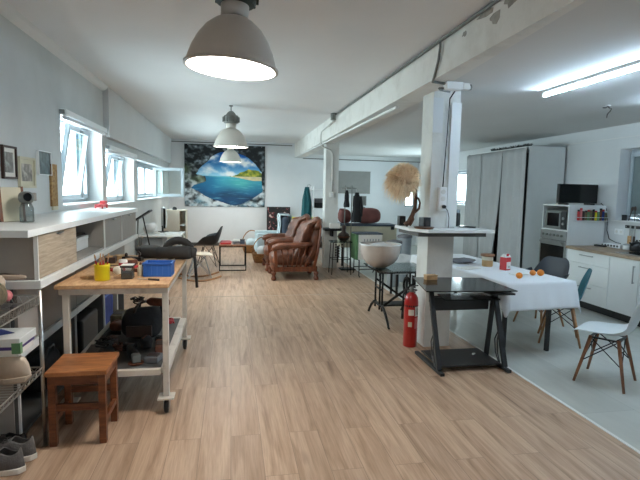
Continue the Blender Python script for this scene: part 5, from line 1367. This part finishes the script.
r = thing('microwave', 'grey microwave oven in the niche above the oven', 'microwave', (0, 0, 0))
MB().box(ox0+.03, ox0+.42, oy0+.07, oy1-.06, 1.0915, 1.38).build('microwave_body', M['dullsteel'], r, bevel=.006)
MB().box(ox0+.015, ox0+.029, oy0+.19, oy1-.065, 1.10, 1.372).build('microwave_door', M['dullsteel'], r, bevel=.003)
MB().box(ox0+.010, ox0+.0145, oy0+.225, oy1-.105, 1.135, 1.335).build('door_window', M['blackgloss'], r)
MB().box(ox0+.015, ox0+.029, oy0+.075, oy0+.185, 1.10, 1.372).build('control_strip', M['blackp'], r)
MB().box(ox0-.0, ox0+.012, oy0+.195, oy0+.21, 1.13, 1.34).build('handle', M['steel'], r)
for z in (1.18, 1.26): MB().cyl((ox0, oy0+.13, z), (ox0+.0145, oy0+.13, z), .02, seg=14).build('dial', M['steel'], r)
r = thing('television', 'black flat television standing on top of the oven unit', 'television', (5.14, 6.48, 1.466), .05)
MB().box(-.345, .345, -.02, .03, .025, .31).build('screen_body', M['blackp'], r, bevel=.006)
MB().box(-.335, .335, -.0225, -.0205, .035, .30).build('screen', M['blackgloss'], r)
for x in (-.23, .23): MB().box(x-.03, x+.03, -.07, .09, 0, .024).build('foot', M['blackp'], r, bevel=.004)
r = thing('spice_shelf', 'wire spice shelf on the white side of the oven unit', 'shelf', (5.21, oy0, 1.24))
b = MB()
for z in (.0, .05): b.cyl((-.25, -.075, z), (.25, -.075, z), .003, seg=6).cyl((-.25, -.075, z), (-.25, -.002, z), .003, seg=6).cyl((.25, -.075, z), (.25, -.002, z), .003, seg=6)
for k in range(16): b.cyl((-.25+k/15*.5, -.075, 0), (-.25+k/15*.5, -.002, 0), .002, seg=5)
b.build('wire_frame', M['pvc'], r)
MB().box(-.25, .25, -.012, -.002, .0, .012).build('back_rail', M['pvc'], r)
cols = ['redp', 'pink', 'browndk', 'spice', 'green', 'spice', 'browndk', 'yellow', 'green', 'rust', 'bluedk', 'spice']
proto = None
mats = {}
names = {'redp': 'red', 'pink': 'pink', 'browndk': 'dark brown', 'spice': 'mottled', 'green': 'green', 'yellow': 'yellow', 'rust': 'rust brown', 'bluedk': 'dark blue'}
for k, c in enumerate(cols):
    h = (.155, .18, .165, .145)[k % 4]
    r = thing('spice_jar', 'small %s jar standing in the wire spice shelf' % names[c], 'jar', (4.985+.041*k, oy0-.040, 1.244), group='%s spice jars in the wire shelf' % names[c])
    MB().lathe([(.016, 0), (.018, .003), (.018, h*.78), (.014, h*.84)], 14).build('jar_body', M[c], r, smooth=True)
    MB().lathe([(.016, h*.84), (.017, h*.85), (.017, h), (.001, h+.001)], 14).build('lid', M[('blackp', 'redp', 'white')[k % 3]], r, smooth=True)
# base cabinets and worktop
simple('kitchen_worktop', 'long wooden kitchen worktop over the white base cabinets', 'worktop', MB().box(4.84, XR-.004, 3.2, 6.272, .832, .872), M['worktop'], bevel=.004)
def kitchen_unit(y0, y1, kind, label):
    r = thing('kitchen_cabinet', label, 'cabinet', (0, 0, 0), group=None)
    MB().box(4.89, 5.47, y0, y1, .12, .830).build('cabinet_body', M['white'], r)
    MB().box(4.98, 5.47, y0, y1, 0, .119).build('plinth', M['black'], r)
    if kind == 'drawers':
        for z0, z1 in ((.125, .385), (.39, .655), (.66, .826)):
            d = MB().box(4.868, 4.888, y0+.003, y1-.003, z0, z1).build('drawer', M['white'], r, bevel=.002)
            ym = (y0+y1)/2
            MB().bar((4.842, ym-.12, z1-.05), (4.842, ym+.12, z1-.05), .011).bar((4.868, ym-.11, z1-.05), (4.842, ym-.11, z1-.05), .01).bar((4.868, ym+.11, z1-.05), (4.842, ym+.11, z1-.05), .01).build('handle', M['steel'], d)
    else:
        d = MB().box(4.868, 4.888, y0+.003, y1-.003, .125, .826).build('door', M['white'], r, bevel=.002)
        yh = y0+.06 if kind == 'hinge_far' else y1-.06
        MB().bar((4.842, yh, .54), (4.842, yh, .76), .011).bar((4.868, yh, .55), (4.842, yh, .55), .01).bar((4.868, yh, .75), (4.842, yh, .75), .01).build('handle', M['steel'], d)
kitchen_unit(5.45, 6.27, 'drawers', 'white kitchen drawer unit beside the oven tower')
kitchen_unit(4.98, 5.445, 'hinge_far', 'white kitchen cabinet door next to the drawer unit')
kitchen_unit(4.40, 4.975, 'hinge_near', 'white kitchen cabinet at the picture edge behind the white chair')
kitchen_unit(3.3, 4.395, 'hinge_near', 'white kitchen cabinet under the near end of the worktop')
r = thing('power_strip', 'white power strip with a row of sockets at the back of the worktop', 'power strip', (5.40, 6.03, .873), .1)
MB().box(-.03, .03, -.16, .16, 0, .05).build('strip_body', M['pvc'], r, bevel=.005)
for k in range(6): MB().box(-.0345, -.0305, -.135+k*.05, -.105+k*.05, .012, .04).build('socket', M['dgrey'], r)
r = thing('black_charger', 'black charger block lying before the white power strip', 'charger', (5.30, 6.13, .873), .3)
MB().box(-.03, .03, -.08, .08, 0, .025).build('charger_body', M['blackp'], r, bevel=.004)
MB().tube([(0, .08, .012), (.03, .10, .012), (.07, .09, .006)], .004, 6).build('lead', M['blackp'], r)
r = thing('cable_box', 'white round sugar pot beside the power strip', 'pot', (5.40, 5.76, .873))
MB().lathe([(.045, 0), (.05, .004), (.05, .055), (.046, .06)], 20).build('pot_body', M['white'], r, smooth=True)
MB().lathe([(.05, .06), (.05, .072), (.02, .082), (.001, .084)], 20).build('lid', M['bluegrey'], r, smooth=True)
r.name = 'sugar_pot'
simple('television_cable', 'black cable hanging from the television down to the worktop', 'cable', MB().tube([(5.485, 6.40, 1.50), (5.49, 6.29, 1.42), (5.488, 6.25, 1.25), (5.485, 6.24, 1.10), (5.48, 6.18, .98), (5.47, 6.05, .945), (5.44, 5.92, .94), (5.40, 5.875, .945)], .006, 6), M['black'], smooth=True)
r = thing('wall_socket', 'white double wall socket on the kitchen wall', 'socket', (XR, 6.02, 1.10))
MB().box(-.012, -.001, -.08, .08, -.04, .04).build('plate', M['pvc'], r, bevel=.003)
for y in (-.04, .04): MB().cyl((-.016, y, 0), (-.0125, y, 0), .02, seg=14).build('socket', M['whitem'], r)
r = thing('knife_rail', 'black magnetic knife rail fixed on the kitchen wall', 'rail', (XR, 5.60, 1.185))
MB().box(-.025, -.001, -.30, .30, -.02, .02).build('rail_bar', M['black'], r)
for y in (-.28, .28): MB().cyl((-.028, y, 0), (-.0255, y, 0), .008, seg=10).build('screw', M['steel'], r)
for i, (y, h, m, l) in enumerate(((5.80, .20, 'rawwood', 'wide wooden spatula hanging from the black knife rail'), (5.72, .195, 'browndk', 'wooden handled knife hanging from the black knife rail'), (5.55, .2, 'black', 'black handled knife on the knife rail by the picture edge'))):
    r = thing('knife' if i else 'spatula', l, 'knife' if i else 'spatula', (XR-.032, y, 1.18))
    MB().box(-.003, .003, -.012, .012, -.12, .03).build('blade', M['steel'], r)
    MB().box(-.010, .006, -.028 if i == 0 else -.012, .028 if i == 0 else .012, -.12-h*.75, -.12).build('handle', M[m], r, bevel=.003)
r = thing('kettle', 'black round kettle on the worktop below the knife rail', 'kettle', (5.36, 5.56, .873))
MB().lathe([(.065, 0), (.075, .01), (.078, .07), (.06, .115), (.03, .13), (.012, .14), (.012, .155), (.001, .157)], 24).build('kettle_body', M['blackp'], r, smooth=True)
MB().tube([(0, -.07, .04), (0, -.12, .08), (0, -.10, .14), (0, -.04, .15)], .009, 8).build('handle', M['blackp'], r, smooth=True)
MB().cyl((-.06, 0, .08), (-.11, 0, .12), .018, .01, 10).build('spout', M['blackp'], r)
r = thing('kitchen_sink', 'dark inset sink in the wooden worktop at the picture edge', 'sink', (5.15, 5.25, .8725))
MB().box(-.18, .18, -.24, .24, 0, .004).build('sink_rim', M['steel'], r)
MB().box(-.15, .15, -.21, .21, .0041, .006).build('basin', M['blackgloss'], r)
r = thing('utensil_cup', 'black cup with kitchen utensils on the kitchen window sill', 'cup', (5.585, 6.045, 1.2635))
MB().lathe([(.028, 0), (.032, .004), (.035, .075), (.032, .075), (.029, .01), (.001, .008)], 18).build('cup_body', M['blackp'], r, smooth=True)
MB().lathe([(.035, .07), (.037, .072), (.037, .077), (.035, .079)], 18, cap=False).build('rim', M['blackp'], r)
for i, (y, a, l) in enumerate(((5.955, .28, 'wooden spoon leaning on the kitchen window sill beside the black cup'), (5.85, .05, 'dark ladle leaning on the kitchen window sill beside the wooden spoon'))):
    r = thing('spoon' if i == 0 else 'ladle', l, 'utensil', (5.575, y, 1.265))
    X = T(rx=-a if i else a*1.0)
    MB().cyl((0, 0, .0), (0, 0, .15), .006, .006, 8, ).build('handle', M['browndk'], r).matrix_local = X
    MB().ell((0, 0, .175), (.008, .026, .034), 14).build('bowl', M['browndk'], r, smooth=True).matrix_local = X
r = thing('soap_bottle', 'small clear bottle on the kitchen window sill', 'bottle', (5.585, 5.80, 1.2635))
MB().lathe([(.022, 0), (.024, .004), (.024, .06), (.010, .075), (.010, .09)], 16).build('bottle_body', M['clear'], r, smooth=True)
MB().lathe([(.011, .09), (.011, .105), (.001, .106)], 12).build('cap', M['white'], r)
r = thing('ceiling_hook', 'bare dark cable hook hanging from the low ceiling', 'hook', (4.156, 4.86, CR)); r['kind'] = 'thing'
MB().lathe([(.03, -.012), (.03, -.001)], 14).build('base_plate', M['whitem'], r)
MB().tube([(0, 0, -.012), (.02, 0, -.03), (.05, 0, -.035), (.03, .0, -.07), (.0, 0, -.10), (-.005, 0, -.14)], .006, 6).build('cable', M['black'], r, smooth=True)
MB().tube([(0, 0, -.012), (-.02, .01, -.03), (-.055, .01, -.03)], .005, 6).build('cable_end', M['black'], r, smooth=True)

# ================================================================== FAR MIDDLE, BETWEEN THE PILLARS
r = thing('pillar_ledge', 'black ledge fixed around the far pillar', 'shelf', (2.02, 9.62, .80))
MB().box(-.17, .19, -.20, .079, 0, .05).build('ledge_board', M['blackp'], r)
MB().box(-.02, .02, -.10, .078, -.12, -.001).build('bracket', M['black'], r)
r = thing('white_carton', 'white carton on the black ledge of the far pillar', 'box', (2.06, 9.53, .851))
MB().box(-.10, .10, -.08, .08, 0, .10).build('carton_body', M['paper'], r, bevel=.004)
MB().box(-.102, .102, -.02, .02, .03, .103).build('tape', M['whitem'], r)
r = thing('trunk_case', 'long cream case with black corner fittings between the pillars', 'case', (2.92, 10.25, 0))
MB().box(-.62, .62, -.28, .28, .40, .86).build('case_body', M['cream'], r, bevel=.006)
MB().box(-.635, .635, -.295, .295, .861, .895).build('lid', M['slatecloth'], r, bevel=.004)
for x in (-.55, .52): MB().box(x-.035, x+.035, -.30, -.281, .79, .858).build('corner_fitting', M['black'], r)
for x in (-.57, .57):
    for y in (-.24, .24): MB().box(x-.02, x+.02, y-.02, y+.02, 0, .399).build('leg', M['black'], r)
for (x, rx_, h, m, l, nm) in ((2.42, .13, .30, 'redcloth', 'faded red folded blanket on the cream case beside the far pillar', 'folded_blanket'), (2.92, .30, .34, 'slatecloth', 'rounded faded red bedroll with a grey fold on top of the cream case', 'bedroll')):
    if nm == 'bedroll': m = 'redcloth'
    r = thing(nm, l, 'blanket', (x, 10.2, .897))
    MB().ell((0, 0, h*.5+.012), (rx_, .2, h*.5), 26, e=.7, e2=.6).rough(.012, 8, 2).build('cloth', M[m], r, smooth=True)
    b = MB().grid(lambda u, v: ((rx_+.006)*(.55*v-.72), .206*math.cos(PI*u)*.75, h*.5+.012+(h*.5+.012)*(.25+.75*math.sin(PI*u))), 16, 5)
    b.build('top_fold', M['greycloth' if nm == 'bedroll' else 'redcloth'], r, smooth=True, solid=.012)
r = thing('coat_stand', 'slender metal coat stand with dark clothes beside the far pillar', 'coat stand', (2.36, 9.55, 0))
for x in (-.09, .05): MB().cyl((x, 0, 0), (x, 0, 1.72), .010, seg=8).build('pole', M['dullsteel'], r)
MB().cyl((-.16, 0, 1.66), (.14, 0, 1.66), .010, seg=8).build('top_rail', M['dullsteel'], r)
MB().box(-.16, .14, -.14, .14, 0, .02).build('base_plate', M['iron'], r)
for i, (x, z0, z1, w_, l) in enumerate(((2.27, 1.28, 1.62, .04, 'thin black scarf hanging on the coat stand nearest the far pillar'), (2.48, .98, 1.58, .07, 'dark jacket hanging on the coat stand between the pillars'))):
    def fn(u, v):
        t = 2*PI*v; z = z1-(z1-z0)*u; ww = w_*(.45+.75*min(1, u*2.2))*(1+.15*math.sin(u*9))
        return (ww*math.cos(t)*(1+.18*math.sin(5*t)), ww*.6*math.sin(t), z)
    r = thing('scarf' if i == 0 else 'jacket', l, 'clothes', (x, 9.40, 0))
    MB().grid(fn, 14, 24).build('cloth_body', M['darkcloth'], r, smooth=True)
    MB().tube([(0, 0, z1-.01), (.0, .05, z1+.05), (0, .10, z1+.06)], .006, 6).build('hanging_loop', M['steel'], r)
    if i: MB().tube([(.07, 0, 1.5), (.10, -.02, 1.3), (.09, -.02, 1.1)], .028, 8).build('sleeve', M['darkcloth'], r, smooth=True)
r = thing('wire_table', 'spindly wire legged table in front of the far pillar', 'table', (2.08, 9.05, 0))
MB().box(-.20, .20, -.16, .16, .62, .64).build('tabletop', M['tableglass'], r)
for x in (-.18, .18):
    for y in (-.14, .14): MB().cyl((x*1.05, y*1.05, 0), (x*.9, y*.9, .619), .008, seg=8).build('leg', M['iron'], r)
MB().tube([(-.18, -.14, .30), (.18, -.14, .30), (.18, .14, .30), (-.18, .14, .30)], .006, 6, closed=True).build('stretcher', M['iron'], r)
r = thing('clay_vase', 'dark red brown clay vase standing on the wire legged table', 'vase', (2.14, 9.05, .641))
MB().lathe([(.06, 0), (.10, .03), (.12, .08), (.10, .14), (.045, .18), (.035, .26), (.045, .30), (.035, .30), (.025, .26), (.03, .19), (.001, .05)], 24).build('vase_body', M['browndk'], r, smooth=True)
MB().lathe([(.121, .075), (.124, .085), (.121, .095)], 24, cap=False).build('band', M['rust'], r)
r = thing('hanging_beads', 'brown bead strings hanging under the wire legged table', 'beads', (2.05, 8.85, 0))
for k in range(3):
    b = MB()
    for q in range(5): b.ell((-.10+k*.06, 0, .59-q*.05-.02*(k % 2)), (.016, .016, .022), 8)
    b.tube([(-.10+k*.06, 0, .615), (-.10+k*.06, 0, .36)], .003, 5)
    b.build('string', M['browndk'], r, smooth=True)
r = thing('green_bin', 'green and white slatted box on a black wire stand', 'box', (2.56, 8.85, 0))
MB().box(-.26, .24, -.2, .2, .33, .80).build('box_body', M['paper'], r, bevel=.01)
MB().box(-.275, -.225, -.205, .205, .325, .80).build('green_side', M['green'], r, bevel=.01)
MB().box(-.27, .25, -.205, .205, .802, .825).build('dark_lid', M['slatecloth'], r, bevel=.01)
b = MB()
for k in range(6): b.box(-.12+.055*k, -.10+.055*k, -.204, -.2005, .45+.03*(k % 2), .72)
b.build('dark_print', M['bluegrey'], r)
b = MB()
for x in (-.2, .2):
    b.tube([(x, -.26, .012), (x, -.2, .02), (x, -.19, .315), (x, .19, .315), (x, .2, .02), (x, .26, .012)], .010, 8)
b.cyl((-.2, -.195, .14), (.2, -.195, .14), .008, seg=8).cyl((-.2, .195, .14), (.2, .195, .14), .008, seg=8)
b.build('wire_stand', M['iron'], r)
for (x, y, m, l, h) in ((2.72, 7.75, 'bluegrey', 'blue-grey plastic bin between the large bowl and the pillar', .80), (3.05, 8.15, 'bluegrey', 'darker plastic bin half hidden behind the pillar', .86)):
    r = thing('plastic_bin', l, 'bin', (x, y, 0))
    MB().lathe([(.09, .001), (.10, .02), (.125, h-.06), (.118, h-.06), (.09, .04), (.001, .03)], 24).build('bin_body', M[m], r, smooth=True)
    MB().lathe([(.128, h-.065), (.135, h-.05), (.13, h-.02), (.05, h), (.001, h)], 24).build('lid', M['greycloth'], r, smooth=True)
r = thing('draped_stool', 'low stool under crumpled white sheeting behind the iron table', 'stool', (2.62, 7.05, 0))
MB().box(-.16, .16, -.16, .16, .36, .40).build('seat', M['whitem'], r)
for x in (-.13, .13):
    for y in (-.13, .13): MB().box(x-.015, x+.015, y-.015, y+.015, 0, .36).build('leg', M['black'], r)
simple('white_sheeting', 'crumpled white sheeting heaped on the low stool by the pillar', 'cloth', MB().ell((0, 0, .105), (.24, .2, .10), 28, e=.8).rough(.03, 9, 3), M['sheet'], (2.62, 7.05, .43), smooth=True)
r = thing('slatted_rack', 'narrow cream slatted rack seen behind the pillar beside the curtains', 'rack', (3.60, 7.6, 0))
for x in (-.16, -.05, .06): MB().box(x-.02, x+.02, -.02, .02, 0, 1.16).build('slat', M['cream'], r)
MB().box(-.20, .10, .0205, .04, .2, .24).build('crossbar', M['browndk'], r)
MB().box(-.20, .10, .0205, .04, 1.0, 1.08).build('crossbar', M['browndk'], r)
MB().box(-.2, .1, -.1, .1, 0, .02).build('foot', M['black'], r)
# things on the far wall of the low bay
r = thing('wall_panel', 'plain grey felt panel hung on the far wall between the pillars', 'panel', (3.52, YF, 1.86))
MB().box(-.50, .50, -.03, -.002, -.31, .31).build('felt', M['gpanel'], r)
b = MB().box(-.51, .51, -.032, -.001, .311, .325).box(-.51, .51, -.032, -.001, -.325, -.311); b.build('edge', M['greydoor'], r)
r = thing('small_picture', 'small dark picture on the far wall below the grey felt panel', 'picture', (3.72, YF, 1.33))
MB().box(-.20, .20, -.025, -.002, -.14, .14).build('frame', M['dullsteel'], r)
MB().box(-.17, .17, -.028, -.0255, -.11, .11).build('print', M['dgrey'], r)
